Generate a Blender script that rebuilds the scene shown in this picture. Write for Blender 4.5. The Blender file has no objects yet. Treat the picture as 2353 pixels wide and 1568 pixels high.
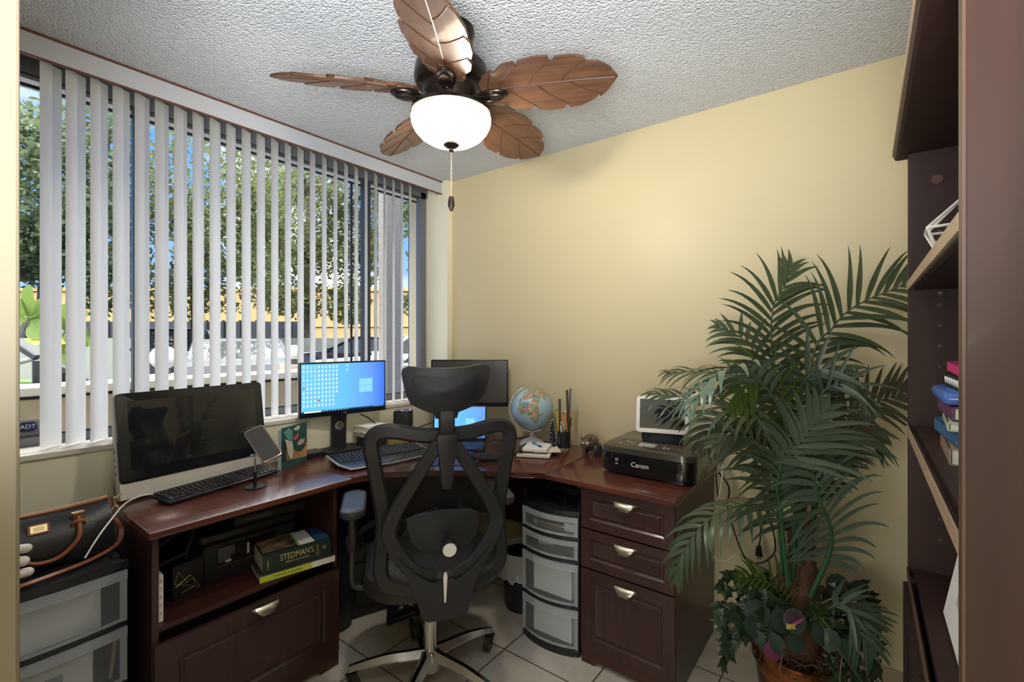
import bpy, bmesh, math, random
from mathutils import Vector, Matrix, noise
S = bpy.context.scene
COL = S.collection
PI = math.pi
random.seed(7)

# ---------------- camera ----------------
CAM = Vector((2.2367, -2.27, 1.3403)); FPX = 1070.8; YAW = math.radians(37.256); HY = 776.5
FW = Vector((-math.sin(YAW), math.cos(YAW), 0)); RT = Vector((math.cos(YAW), math.sin(YAW), 0))
cd = bpy.data.cameras.new('camera'); cam = bpy.data.objects.new('camera', cd); COL.objects.link(cam)
cam.location = CAM; cam.rotation_euler = (PI/2, 0, YAW)
cd.sensor_fit = 'HORIZONTAL'; cd.sensor_width = 36; cd.lens = FPX/2353*36
cd.shift_y = (HY-784)/2353; cd.clip_start = .01; cd.clip_end = 500
S.camera = cam
def at(px, py, t): return CAM + (FW + RT*((px-1176.5)/FPX) + Vector((0, 0, (HY-py)/FPX)))*t
def on_z(px, py, z):
    d = FW + RT*((px-1176.5)/FPX) + Vector((0, 0, (HY-py)/FPX)); return CAM + d*((z-CAM.z)/d.z)

# ---------------- world, sun, exposure ----------------
S.view_settings.view_transform = 'Standard'; S.view_settings.look = 'None'
S.view_settings.exposure = 1.18; S.view_settings.gamma = 1.0
S.view_settings.use_curve_mapping = False
S.render.film_transparent = False
try:
    S.cycles.max_bounces = 8; S.cycles.diffuse_bounces = 5; S.cycles.transparent_max_bounces = 24
    S.cycles.sample_clamp_indirect = 4.0; S.cycles.caustics_reflective = False; S.cycles.caustics_refractive = False
    S.cycles.use_denoising = True
except Exception: pass
W = bpy.data.worlds.new('sky'); S.world = W; W.use_nodes = True
nt = W.node_tree; nt.nodes.clear()
def N(t, k, **kw):
    n = t.nodes.new(k)
    for a, b in kw.items(): setattr(n, a, b)
    return n
wo = N(nt, 'ShaderNodeOutputWorld'); bg = N(nt, 'ShaderNodeBackground')
skc = N(nt, 'ShaderNodeTexCoord'); sks = N(nt, 'ShaderNodeSeparateXYZ'); skr = N(nt, 'ShaderNodeValToRGB')
skr.color_ramp.elements[0].position = .0; skr.color_ramp.elements[0].color = (.36, .54, .92, 1)
skr.color_ramp.elements[1].position = .50; skr.color_ramp.elements[1].color = (.10, .26, .76, 1)
for _p, _c in ((.58, (1.6, 1.7, 1.9, 1)), (.70, (9.0, 8.9, 8.6, 1))):
    _e = skr.color_ramp.elements.new(_p); _e.color = _c
_e = skr.color_ramp.elements.new(.22); _e.color = (.16, .36, .88, 1)
nt.links.new(skc.outputs['Generated'], sks.inputs[0]); nt.links.new(sks.outputs[2], skr.inputs[0])
tc = N(nt, 'ShaderNodeTexCoord'); nz = N(nt, 'ShaderNodeTexNoise'); nz.inputs['Scale'].default_value = 3.2; nz.inputs['Detail'].default_value = 5
rmp = N(nt, 'ShaderNodeMapRange'); rmp.inputs[1].default_value = .52; rmp.inputs[2].default_value = .68
mx = N(nt, 'ShaderNodeMixRGB'); mx.inputs[2].default_value = (1.25, 1.22, 1.18, 1)
L = nt.links.new
L(tc.outputs['Generated'], nz.inputs['Vector']); L(nz.outputs[0], rmp.inputs[0]); L(rmp.outputs[0], mx.inputs[0])
L(skr.outputs[0], mx.inputs[1]); L(mx.outputs[0], bg.inputs[0]); L(bg.outputs[0], wo.inputs[0])
bg.inputs[1].default_value = 0.75
sd = bpy.data.lights.new('sun', 'SUN'); sd.energy = 1.6; sd.angle = .01; sd.color = (1, .95, .86)
so = bpy.data.objects.new('sun', sd); COL.objects.link(so)
so.rotation_euler = Vector((-.05, .72, -.70)).to_track_quat('-Z', 'Y').to_euler(); so.location = (-3, -6, 8)
# unseen fill light added behind the open doorway to brighten the room
hd = bpy.data.lights.new('hallway_fill', 'POINT'); hd.energy = 24; hd.shadow_soft_size = .3; hd.color = (.96, .98, 1)
ho = bpy.data.objects.new('hallway_fill', hd); COL.objects.link(ho); ho.location = (1.75, -3.75, 1.15)

ud = bpy.data.lights.new('ceiling_fill', 'AREA'); ud.energy = 20; ud.size = .45; ud.color = (.96, .98, 1); ud.spread = math.radians(125)  # area light added behind the camera, aimed up to brighten the ceiling
uo = bpy.data.objects.new('ceiling_fill', ud); COL.objects.link(uo); uo.location = (2.25, -2.50, 1.30)
uo.rotation_euler = (Vector((1.60, -1.90, 2.4))-uo.location).to_track_quat('-Z', 'Y').to_euler()

# ---------------- helpers ----------------
def lin(h):
    h = h.lstrip('#'); r = []
    for i in (0, 2, 4):
        c = int(h[i:i+2], 16)/255; r.append(c/12.92 if c <= .04045 else ((c+.055)/1.055)**2.4)
    return tuple(r)
MATS = {}
def mat(name, col, rough=.5, metal=0, var=None, vscale=(6, 6, 6), bump=0, bscale=80, coat=0, emit=0, ecol=None, trans=0, alpha=1, ior=1.45, spec=.5, sub=None):
    if isinstance(col, str): col = lin(col)
    if isinstance(var, str): var = lin(var)
    m = bpy.data.materials.new(name); m.use_nodes = True; t = m.node_tree; b = t.nodes['Principled BSDF']
    b.inputs['Base Color'].default_value = (*col, 1); b.inputs['Roughness'].default_value = rough; b.inputs['Metallic'].default_value = metal
    b.inputs['Coat Weight'].default_value = coat; b.inputs['Coat Roughness'].default_value = .08; b.inputs['IOR'].default_value = ior
    b.inputs['Specular IOR Level'].default_value = spec
    b.inputs['Transmission Weight'].default_value = trans; b.inputs['Alpha'].default_value = alpha
    if emit:
        b.inputs['Emission Color'].default_value = (*(ecol or col), 1); b.inputs['Emission Strength'].default_value = emit
    if var or bump:
        tc = N(t, 'ShaderNodeTexCoord'); mp = N(t, 'ShaderNodeMapping'); t.links.new(tc.outputs['Object'], mp.inputs[0])
        if var:
            mp.inputs['Scale'].default_value = vscale
            n = N(t, 'ShaderNodeTexNoise'); n.inputs['Scale'].default_value = 1; n.inputs['Detail'].default_value = 6; t.links.new(mp.outputs[0], n.inputs['Vector'])
            r = N(t, 'ShaderNodeMapRange'); r.inputs[1].default_value = .35; r.inputs[2].default_value = .65; t.links.new(n.outputs[0], r.inputs[0])
            x = N(t, 'ShaderNodeMixRGB'); x.inputs[1].default_value = (*col, 1); x.inputs[2].default_value = (*var, 1)
            t.links.new(r.outputs[0], x.inputs[0]); t.links.new(x.outputs[0], b.inputs['Base Color'])
        if bump:
            n2 = N(t, 'ShaderNodeTexNoise'); n2.inputs['Scale'].default_value = bscale; n2.inputs['Detail'].default_value = 3; t.links.new(tc.outputs['Object'], n2.inputs['Vector'])
            bp = N(t, 'ShaderNodeBump'); bp.inputs['Strength'].default_value = bump; bp.inputs['Distance'].default_value = .01
            t.links.new(n2.outputs[0], bp.inputs['Height']); t.links.new(bp.outputs[0], b.inputs['Normal'])
    MATS[name] = m; return m
def nodes(m): return m.node_tree, m.node_tree.nodes['Principled BSDF']

def xf(bm, vs, M):
    if M is not None: bmesh.ops.transform(bm, matrix=M, verts=vs)
def box(bm, c, s, bev=0, M=None, seg=2):
    r = bmesh.ops.create_cube(bm, size=1)['verts']
    for v in r: v.co = Vector((v.co.x*s[0]+c[0], v.co.y*s[1]+c[1], v.co.z*s[2]+c[2]))
    if bev:
        es = {e for v in r for e in v.link_edges}
        q = bmesh.ops.bevel(bm, geom=list(es), offset=bev, segments=seg, affect='EDGES', profile=.5)
        r = list({v for f in q['faces'] for v in f.verts} | {v for v in r if v.is_valid})
    xf(bm, r, M); return r
def cyl(bm, p0, p1, r0, r1=None, n=20, caps=True):
    p0 = Vector(p0); p1 = Vector(p1); d = p1-p0; r1 = r0 if r1 is None else r1
    q = d.to_track_quat('Z', 'Y').to_matrix()
    a = []; b = []
    for i in range(n):
        u = q @ Vector((math.cos(2*PI*i/n), math.sin(2*PI*i/n), 0))
        a.append(bm.verts.new(p0+u*r0)); b.append(bm.verts.new(p1+u*r1))
    for i in range(n): bm.faces.new((a[i], a[(i+1) % n], b[(i+1) % n], b[i]))
    if caps: bm.faces.new(a[::-1]); bm.faces.new(b)
    return a+b
def lathe(bm, prof, n=32, o=(0, 0, 0), M=None, a0=0, a1=2*PI):
    o = Vector(o); rows = []; full = abs(a1-a0-2*PI) < 1e-6; vs = []
    for r, z in prof:
        if r < 1e-6: v = bm.verts.new(o+Vector((0, 0, z))); rows.append([v]*n); vs.append(v)
        else:
            row = [bm.verts.new(o+Vector((r*math.cos(a0+(a1-a0)*i/(n if full else n-1)), r*math.sin(a0+(a1-a0)*i/(n if full else n-1)), z))) for i in range(n)]
            rows.append(row); vs += row
    for A, B in zip(rows, rows[1:]):
        for i in range(n if full else n-1):
            j = (i+1) % n; f = []
            for v in (A[i], A[j], B[j], B[i]):
                if v not in f: f.append(v)
            if len(f) > 2: bm.faces.new(f)
    xf(bm, vs, M); return vs
def tube(bm, pts, r, n=8, closed=False, caps=True):
    pts = [Vector(p) for p in pts]; k = len(pts); rows = []; nrm = None
    for i, p in enumerate(pts):
        if closed: T = pts[(i+1) % k]-pts[i-1]
        else: T = pts[min(i+1, k-1)]-pts[max(i-1, 0)]
        T.normalize()
        if nrm is None: nrm = T.orthogonal().normalized()
        nrm = (nrm-T*nrm.dot(T)); nrm = nrm.normalized() if nrm.length > 1e-6 else T.orthogonal().normalized()
        bn = T.cross(nrm); rr = r[i] if isinstance(r, (list, tuple)) else r
        rows.append([bm.verts.new(p+(nrm*math.cos(2*PI*j/n)+bn*math.sin(2*PI*j/n))*rr) for j in range(n)])
    for i in range(k if closed else k-1):
        A = rows[i]; B = rows[(i+1) % k]
        for j in range(n): bm.faces.new((A[j], A[(j+1) % n], B[(j+1) % n], B[j]))
    if caps and not closed: bm.faces.new(rows[0][::-1]); bm.faces.new(rows[-1])
    return [v for r_ in rows for v in r_]
def smooth_path(pts, m=6, closed=False):
    pts = [Vector(p) for p in pts]; k = len(pts); out = []
    rng = range(k) if closed else range(k-1)
    for i in rng:
        if closed: p0, p1, p2, p3 = pts[i-1], pts[i], pts[(i+1) % k], pts[(i+2) % k]
        else: p0, p1, p2, p3 = pts[max(i-1, 0)], pts[i], pts[i+1], pts[min(i+2, k-1)]
        for j in range(m):
            t = j/m; t2 = t*t; t3 = t2*t
            out.append(.5*((2*p1)+(p2-p0)*t+(2*p0-5*p1+4*p2-p3)*t2+(3*p1-p0-3*p2+p3)*t3))
    if not closed: out.append(pts[-1])
    return out
def band(bm, pts, w, h, up, closed=False, rnd=.25):
    """bar of rounded rectangular section along pts; w across, h along 'up'"""
    pts = [Vector(p) for p in pts]; up = Vector(up).normalized(); k = len(pts); rows = []
    for i, p in enumerate(pts):
        T = (pts[(i+1) % k]-pts[i-1]) if closed else (pts[min(i+1, k-1)]-pts[max(i-1, 0)])
        T.normalize(); sd = T.cross(up).normalized(); u = sd.cross(T).normalized()
        ww = w[i] if isinstance(w, (list, tuple)) else w; hh = h[i] if isinstance(h, (list, tuple)) else h
        a = ww/2; b = hh/2; c = min(a, b)*rnd*2
        sec = [(a-c, b), (a, b-c), (a, -b+c), (a-c, -b), (-a+c, -b), (-a, -b+c), (-a, b-c), (-a+c, b)]
        rows.append([bm.verts.new(p+sd*x+u*y) for x, y in sec])
    for i in range(k if closed else k-1):
        A = rows[i]; B = rows[(i+1) % k]
        for j in range(8): bm.faces.new((A[j], A[(j+1) % 8], B[(j+1) % 8], B[j]))
    if not closed: bm.faces.new(rows[0][::-1]); bm.faces.new(rows[-1])
def prism(bm, poly, h0, h1, fn, bev=0, skip=None):
    """poly of 2D points extruded from h0 to h1; fn(u,v,h)->3D"""
    a = [bm.verts.new(fn(u, v, h0)) for u, v in poly]; b = [bm.verts.new(fn(u, v, h1)) for u, v in poly]; n = len(poly)
    fs = [bm.faces.new(a[::-1]), bm.faces.new(b)]
    for i in range(n): fs.append(bm.faces.new((a[i], a[(i+1) % n], b[(i+1) % n], b[i])))
    if bev:
        es = [e for f in fs[:2] for e in f.edges if not (skip and all(skip(v.co) for v in e.verts))]
        bmesh.ops.bevel(bm, geom=es, offset=bev, segments=2, affect='EDGES', profile=.5)
XY = lambda u, v, h: Vector((u, v, h))
XZ = lambda u, v, h: Vector((u, h, v))
YZ = lambda u, v, h: Vector((h, u, v))
def sphere(bm, c, s, n=24, m=16, M=None):
    r = bmesh.ops.create_uvsphere(bm, u_segments=n, v_segments=m, radius=1)['verts']
    s = (s, s, s) if not isinstance(s, (tuple, list)) else s
    for v in r: v.co = Vector((v.co.x*s[0]+c[0], v.co.y*s[1]+c[1], v.co.z*s[2]+c[2]))
    xf(bm, r, M); return r
def quad(bm, ps):
    return bm.faces.new([bm.verts.new(Vector(p)) for p in ps])
def rrect(w, h, r, n=5, cx=0, cy=0):
    o = []
    for sx, sy, a in ((1, 1, 0), (-1, 1, 90), (-1, -1, 180), (1, -1, 270)):
        for i in range(n+1):
            t = math.radians(a+90*i/n); o.append((cx+sx*(w/2-r)+r*math.cos(t), cy+sy*(h/2-r)+r*math.sin(t)))
    return o
def B(): return bmesh.new()
def obj(name, bm, m, parent=None, smooth=True, loc=None, rotz=0, M=None, recalc=True):
    me = bpy.data.meshes.new(name)
    if recalc: bmesh.ops.recalc_face_normals(bm, faces=bm.faces)
    bm.to_mesh(me); bm.free()
    for mm in (m if isinstance(m, (list, tuple)) else [m]): me.materials.append(mm)
    if smooth and len(me.polygons):
        me.polygons.foreach_set('use_smooth', [True]*len(me.polygons))
        try: me.set_sharp_from_angle(angle=math.radians(29))
        except Exception: pass
    o = bpy.data.objects.new(name, me); COL.objects.link(o)
    if parent: o.parent = parent
    if loc is not None: o.location = loc
    if rotz: o.rotation_euler = (0, 0, rotz)
    if M is not None: o.matrix_local = M
    return o
def thing(name, label, cat, loc=(0, 0, 0), rotz=0, group=None):
    o = bpy.data.objects.new(name, None); COL.objects.link(o); o.empty_display_size = .05
    o.location = loc; o.rotation_euler = (0, 0, rotz); o['label'] = label; o['category'] = cat
    if group: o['group'] = group
    return o
def tag(o, label, cat, group=None):
    o['label'] = label; o['category'] = cat
    if group: o['group'] = group
    return o
def struct(name, bm, m, smooth=False, label=None):
    o = obj(name, bm, m, smooth=smooth); o['kind'] = 'structure'
    if label: o['label'] = label
    return o
def text(name, s, size, m, parent, M, depth=.0006, sx=1):
    c = bpy.data.curves.new(name, 'FONT'); c.body = s; c.size = size; c.align_x = 'CENTER'; c.align_y = 'CENTER'; c.extrude = depth; c.resolution_u = 3
    t = bpy.data.objects.new('tmp', c); COL.objects.link(t)
    dg = bpy.context.evaluated_depsgraph_get(); dg.update()
    me = bpy.data.meshes.new_from_object(t.evaluated_get(dg)); bpy.data.objects.remove(t)
    me.name = name; me.materials.clear(); me.materials.append(m)
    for v in me.vertices: v.co.x *= sx
    o = bpy.data.objects.new(name, me); COL.objects.link(o)
    if parent: o.parent = parent
    o.matrix_local = M; return o
def frame(o, x, y, z=None):
    x = Vector(x).normalized(); y = Vector(y).normalized(); z = x.cross(y)
    return Matrix(((x.x, y.x, z.x, o[0]), (x.y, y.y, z.y, o[1]), (x.z, y.z, z.z, o[2]), (0, 0, 0, 1)))

# ---------------- materials ----------------
def wood(name, a, b, rough, vs, coat=.25):
    m = mat(name, a, rough=rough, var=b, vscale=vs, coat=coat); return m
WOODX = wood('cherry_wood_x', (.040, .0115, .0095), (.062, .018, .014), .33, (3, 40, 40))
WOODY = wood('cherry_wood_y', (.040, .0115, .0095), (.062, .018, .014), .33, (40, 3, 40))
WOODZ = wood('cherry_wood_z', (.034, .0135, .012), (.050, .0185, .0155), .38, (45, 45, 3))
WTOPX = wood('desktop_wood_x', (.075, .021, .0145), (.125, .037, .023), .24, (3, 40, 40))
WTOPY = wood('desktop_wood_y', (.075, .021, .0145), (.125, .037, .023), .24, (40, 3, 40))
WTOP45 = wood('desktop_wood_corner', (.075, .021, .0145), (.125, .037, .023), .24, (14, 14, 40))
BKW = wood('bookcase_wood', (.028, .0098, .0066), (.042, .0145, .0095), .5, (30, 30, 2), .08)
BKIN = wood('bookcase_inner_wood', (.022, .0078, .0056), (.032, .011, .0075), .6, (30, 30, 2), 0)
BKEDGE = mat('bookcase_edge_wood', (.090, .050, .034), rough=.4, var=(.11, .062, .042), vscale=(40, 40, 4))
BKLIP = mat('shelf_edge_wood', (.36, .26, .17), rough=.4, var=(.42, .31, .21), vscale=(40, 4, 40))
YEL = mat('yellow_wall_paint', (.60, .52, .325), rough=.42, bump=.12, bscale=9)
CRM = mat('cream_wall_paint', (.82, .785, .61), rough=.4, bump=.1, bscale=14)
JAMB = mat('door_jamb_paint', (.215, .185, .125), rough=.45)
WHITE = mat('white_plaster', (.78, .77, .74), rough=.6)
BLK = mat('black_plastic', (.014, .015, .018), rough=.32)
BLKM = mat('matt_black_plastic', (.016, .017, .019), rough=.55)
BLKG = mat('gloss_black_plastic', (.008, .008, .009), rough=.08, coat=.5)
GREYP = mat('dark_grey_plastic', (.030, .030, .034), rough=.4)
CHAIRP = mat('chair_frame_plastic', (.0165, .0165, .0190), rough=.48, bump=.03, bscale=300)
CHAIRK = mat('chair_seat_leatherette', (.030, .029, .030), rough=.45, bump=.1, bscale=160)
PAD = mat('arm_pad_rubber', (.035, .038, .043), rough=.38)
CHROME = mat('polished_aluminium', (.62, .60, .57), rough=.16, metal=1)
STEEL = mat('satin_nickel', (.72, .66, .54), rough=.28, metal=1)
SILV = mat('silver_plastic', (.55, .56, .58), rough=.3, metal=.4)
WHP = mat('white_plastic', (.78, .77, .74), rough=.35)
BEIGP = mat('pale_grey_plastic', (.62, .60, .54), rough=.4)
PAPER = mat('white_paper', (.80, .78, .74), rough=.8)
BROWNM = mat('bronze_metal', (.022, .015, .012), rough=.3, metal=.6)
BRZ = mat('dark_window_metal', (.055, .057, .062), rough=.4, metal=.3)
ALU = mat('grey_window_aluminium', (.17, .175, .19), rough=.4, metal=.4)
BROWNT = mat('brown_valance_trim', (.13, .045, .028), rough=.5)
VANE = mat('white_vinyl_vane', (.83, .86, .90), rough=.45)
t_, b_ = nodes(VANE)
tr = N(t_, 'ShaderNodeBsdfTranslucent'); tr.inputs[0].default_value = (.84, .82, .78, 1); ms = N(t_, 'ShaderNodeMixShader'); ms.inputs[0].default_value = .6
t_.links.new(b_.outputs[0], ms.inputs[1]); t_.links.new(tr.outputs[0], ms.inputs[2]); t_.links.new(ms.outputs[0], t_.nodes['Material Output'].inputs[0])
VALM = mat('white_valance_vinyl', (.47, .49, .525), rough=.45)
MARB = mat('marble_sill', (.80, .77, .72), rough=.25, var=(.62, .57, .50), vscale=(9, 5, 9))
GLASS = mat('window_glass', (1, 1, 1), rough=0)
t_, b_ = nodes(GLASS)
tp = N(t_, 'ShaderNodeBsdfTransparent'); gl = N(t_, 'ShaderNodeBsdfGlossy'); gl.inputs['Roughness'].default_value = .02
lw_ = N(t_, 'ShaderNodeLayerWeight'); lw_.inputs[0].default_value = .5; fr = N(t_, 'ShaderNodeMath', operation='POWER'); fr.inputs[1].default_value = 5.0; t_.links.new(lw_.outputs['Facing'], fr.inputs[0]); fr.use_clamp = True; ms = N(t_, 'ShaderNodeMixShader'); tp.inputs[0].default_value = (.96, .97, .97, 1)
t_.links.new(fr.outputs[0], ms.inputs[0]); t_.links.new(tp.outputs[0], ms.inputs[1]); t_.links.new(gl.outputs[0], ms.inputs[2]); t_.links.new(ms.outputs[0], t_.nodes['Material Output'].inputs[0])
def clear_plastic(name, tint, mixv, rough=.12):
    m = mat(name, tint, rough=rough); t, b = nodes(m)
    tp = N(t, 'ShaderNodeBsdfTransparent'); tp.inputs[0].default_value = (.9, .92, .94, 1); ms = N(t, 'ShaderNodeMixShader'); ms.inputs[0].default_value = mixv
    t.links.new(tp.outputs[0], ms.inputs[1]); t.links.new(b.outputs[0], ms.inputs[2]); t.links.new(ms.outputs[0], t.nodes['Material Output'].inputs[0]); return m
CLEAR = clear_plastic('clear_drawer_plastic', (.62, .64, .68), .10, .15)
CLEARL = clear_plastic('frosted_drawer_lip', (.66, .68, .72), .34, .2)
BAGL = clear_plastic('thin_bin_liner', (.70, .72, .76), .5, .3)
LCD = mat('dark_lcd_glass', (.012, .014, .018), rough=.04, ior=1.9)
BEZ = mat('monitor_bezel', (.010, .012, .017), rough=.2)
# ceiling: sprayed popcorn texture
CEIL = mat('popcorn_ceiling', (.70, .73, .775), rough=.9)
t_, b_ = nodes(CEIL)
tc = N(t_, 'ShaderNodeTexCoord'); n1 = N(t_, 'ShaderNodeTexNoise'); n1.inputs['Scale'].default_value = 150; n1.inputs['Detail'].default_value = 4; n1.inputs['Roughness'].default_value = .6
v1 = N(t_, 'ShaderNodeTexVoronoi'); v1.inputs['Scale'].default_value = 120
ad = N(t_, 'ShaderNodeMath', operation='SUBTRACT'); bp = N(t_, 'ShaderNodeBump'); bp.inputs['Strength'].default_value = .9; bp.inputs['Distance'].default_value = .010
t_.links.new(tc.outputs['Object'], n1.inputs['Vector']); t_.links.new(tc.outputs['Object'], v1.inputs['Vector'])
t_.links.new(n1.outputs[0], ad.inputs[0]); t_.links.new(v1.outputs['Distance'], ad.inputs[1]); t_.links.new(ad.outputs[0], bp.inputs['Height']); t_.links.new(bp.outputs[0], b_.inputs['Normal'])
# floor: square ceramic tiles with grout
TILE = mat('ceramic_floor_tile', (.60, .55, .48), rough=.3)
t_, b_ = nodes(TILE)
tc = N(t_, 'ShaderNodeTexCoord'); sp = N(t_, 'ShaderNodeSeparateXYZ'); t_.links.new(tc.outputs['Object'], sp.inputs[0])
def mth(t, op, a, b=None, clamp=False):
    n = N(t, 'ShaderNodeMath', operation=op); n.use_clamp = clamp
    for i, v in enumerate((a, b)):
        if v is None: continue
        if isinstance(v, (int, float)): n.inputs[i].default_value = v
        else: t.links.new(v, n.inputs[i])
    return n.outputs[0]
TS = .391
def gl_(o, off):
    f = mth(t_, 'FRACT', mth(t_, 'DIVIDE', mth(t_, 'SUBTRACT', o, off), TS))
    return mth(t_, 'ABSOLUTE', mth(t_, 'SUBTRACT', f, .5))
g = mth(t_, 'MAXIMUM', gl_(sp.outputs[0], .998-2*TS), gl_(sp.outputs[1], -.694))
gm = mth(t_, 'GREATER_THAN', g, .5-.0085)
n1 = N(t_, 'ShaderNodeTexNoise'); n1.inputs['Scale'].default_value = 3.5; n1.inputs['Detail'].default_value = 7; n1.inputs['Distortion'].default_value = 1.2
t_.links.new(tc.outputs['Object'], n1.inputs['Vector'])
r1 = N(t_, 'ShaderNodeMapRange'); r1.inputs[1].default_value = .35; r1.inputs[2].default_value = .7; t_.links.new(n1.outputs[0], r1.inputs[0])
x1 = N(t_, 'ShaderNodeMixRGB'); x1.inputs[1].default_value = (.66, .61, .54, 1); x1.inputs[2].default_value = (.52, .46, .39, 1); t_.links.new(r1.outputs[0], x1.inputs[0])
x2 = N(t_, 'ShaderNodeMixRGB'); x2.inputs[2].default_value = (.13, .10, .075, 1); t_.links.new(gm, x2.inputs[0]); t_.links.new(x1.outputs[0], x2.inputs[1])
t_.links.new(x2.outputs[0], b_.inputs['Base Color'])
bp = N(t_, 'ShaderNodeBump'); bp.inputs['Strength'].default_value = .5; bp.inputs['Distance'].default_value = .003; bp.invert = True
t_.links.new(gm, bp.inputs['Height']); t_.links.new(bp.outputs[0], b_.inputs['Normal'])
BASET = mat('beige_tile_baseboard', (.30, .23, .16), rough=.35, var=(.36, .28, .20), vscale=(5, 5, 5))

# ---------------- the room ----------------
H = 2.3986
b = B(); box(b, (1.25, -2.15, -.05), (3.1, 4.7, .1)); struct('floor', b, TILE)
b = B(); box(b, (1.1, -2.15, H+.06), (3.4, 4.7, .12)); struct('ceiling', b, CEIL)
b = B(); box(b, (2.2, -1.2, 4.3), (5.0, 8.0, 3.55)); struct('wall_upper_sky_block', b, WHITE, label='unseen upper storey added above the window to block the sky')  # unseen mass added overhead to keep sky light off house-facing outdoor surfaces
b = B(); box(b, (1.2, .06, 1.2), (3.3, .12, 2.4)); struct('wall_back', b, YEL, label='pale yellow wall behind the palm and the right desk')
b = B(); box(b, (-.15, -.0225, 1.2), (.30, .045, 2.4)); struct('wall_corner', b, CRM, label='narrow cream wall return between window and yellow wall')
b = B(); box(b, (-.165, -1.23, .4625), (.27, 2.37, .925)); struct('wall_left', b, CRM, label='cream wall under the window sill')
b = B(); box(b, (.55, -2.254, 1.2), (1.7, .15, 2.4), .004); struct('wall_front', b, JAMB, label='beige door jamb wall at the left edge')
b = B(); box(b, (2.70, -2.15, 1.2), (.12, 4.7, 2.4)); struct('wall_right', b, YEL)
b = B(); box(b, (1.25, -4.45, 1.2), (3.1, .12, 2.4)); struct('wall_hallway', b, CRM)
b = B(); box(b, (-.24, -3.4, 1.2), (.12, 2.15, 2.4)); struct('wall_hallway_side', b, CRM)
b = B(); box(b, (1.85, -.006, .045), (1.7, .012, .09), .003); struct('baseboard_back', b, BASET)
b = B(); box(b, (-.125, -1.11, .932), (.21, 2.13, .022), .004); struct('trim_1', b, MARB, label='white marble window sill')
# window
b = B()
for c, s in (((-.215, -1.11, .962), (.05, 2.13, .04)), ((-.215, -1.11, 2.352), (.05, 2.13, .094)), ((-.215, -.085, 1.64), (.05, .05, 1.4)), ((-.215, -2.15, 1.64), (.05, .05, 1.4))): box(b, c, s, .003)
wf = struct('window_1', b, ALU)
b = B()
box(b, (-.215, -.535, 1.64), (.045, .045, 1.33), .003); box(b, (-.215, -1.665, 1.64), (.04, .028, 1.33), .003)
m_ = obj('mullion', b, BRZ, wf, smooth=False); 
b = B(); box(b, (-.205, -1.10, .981), (.03, 2.06, .008)); box(b, (-.205, -1.10, 2.300), (.03, 2.06, .012)); obj('sash_rail', b, BRZ, wf, smooth=False)
b = B(); box(b, (-.243, -1.10, 2.278), (.008, 2.0, .012)); box(b, (-.243, -.165, 1.63), (.008, .012, 1.29)); box(b, (-.243, -.615, 1.63), (.008, .012, 1.29)); obj('screen_frame', b, BRZ, wf, smooth=False)
b = B(); box(b, (-.222, -1.11, 1.64), (.004, 2.06, 1.32)); obj('pane', b, GLASS, wf, smooth=False)
# security sticker on the glass
stk = thing('security_sticker', 'small dark blue octagonal security sticker on the glass at lower left', 'sticker', (-.2185, -1.984, 1.012))
b = B(); box(b, (0, 0, 0), (.0015, .066, .052)); obj('backing', b, mat('sticker_grey', (.30, .29, .30), rough=.4), stk, smooth=False)
oc = [(.024, .010), (.014, .018), (-.014, .018), (-.024, .010), (-.024, -.010), (-.014, -.018), (.014, -.018), (.024, -.010)]
b = B(); prism(b, oc, .001, .002, YZ); obj('badge', b, mat('sticker_navy', (.015, .022, .11), rough=.35), stk, smooth=False)
text('lettering', 'ADT', .021, WHP, stk, frame((.0025, 0, .001), (0, 1, 0), (0, 0, 1)), .0003)

# vertical blind
vb = thing('vertical_blind', 'white vertical window blind with grey valance across the window', 'blind', (-.11, -1.1, 0))
b = B(); box(b, (.054, -.012, 2.352), (.012, 2.13, .078), .002); box(b, (.024, 1.049, 2.352), (.05, .008, .078), .001); obj('valance', b, VALM, vb, smooth=False)
b = B(); box(b, (.056, -.012, 2.3935), (.014, 2.13, .008)); box(b, (.056, -.012, 2.3125), (.014, 2.13, .005)); obj('valance_trim', b, BROWNT, vb, smooth=False)
b = B(); box(b, (0, -.012, 2.366), (.045, 2.10, .035), .003); obj('headrail', b, WHP, vb, smooth=False)
ANG = math.radians(-47)
ys = [-1.938+.0667*i for i in range(26)]
for i, y in enumerate(ys):
    b = B(); n = 9; th = ANG+random.uniform(-.035, .035); c, s_ = math.cos(th), math.sin(th)
    zt, zb = 2.333, .9475
    rows = []
    for k in range(n):
        u = (k/(n-1)-.5)*.089; w = .007*(1-(2*u/.089)**2)
        rows.append((c*u-s_*w*-1, s_*u-c*w))
    fr_ = [b.verts.new((x, yy, zb)) for x, yy in rows]; tp_ = [b.verts.new((x, yy, zt)) for x, yy in rows]
    for k in range(n-1): b.faces.new((fr_[k], fr_[k+1], tp_[k+1], tp_[k]))
    q = bmesh.ops.solidify(b, geom=b.faces[:], thickness=.0009)
    o = obj('vane', b, VANE, vb, loc=(0, y+1.1, 0))
b = B()
for i, y in enumerate(ys):
    box(b, (0, y+1.1, 2.341), (.008, .008, .018))
obj('vane_hook', b, WHP, vb, smooth=False)
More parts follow.
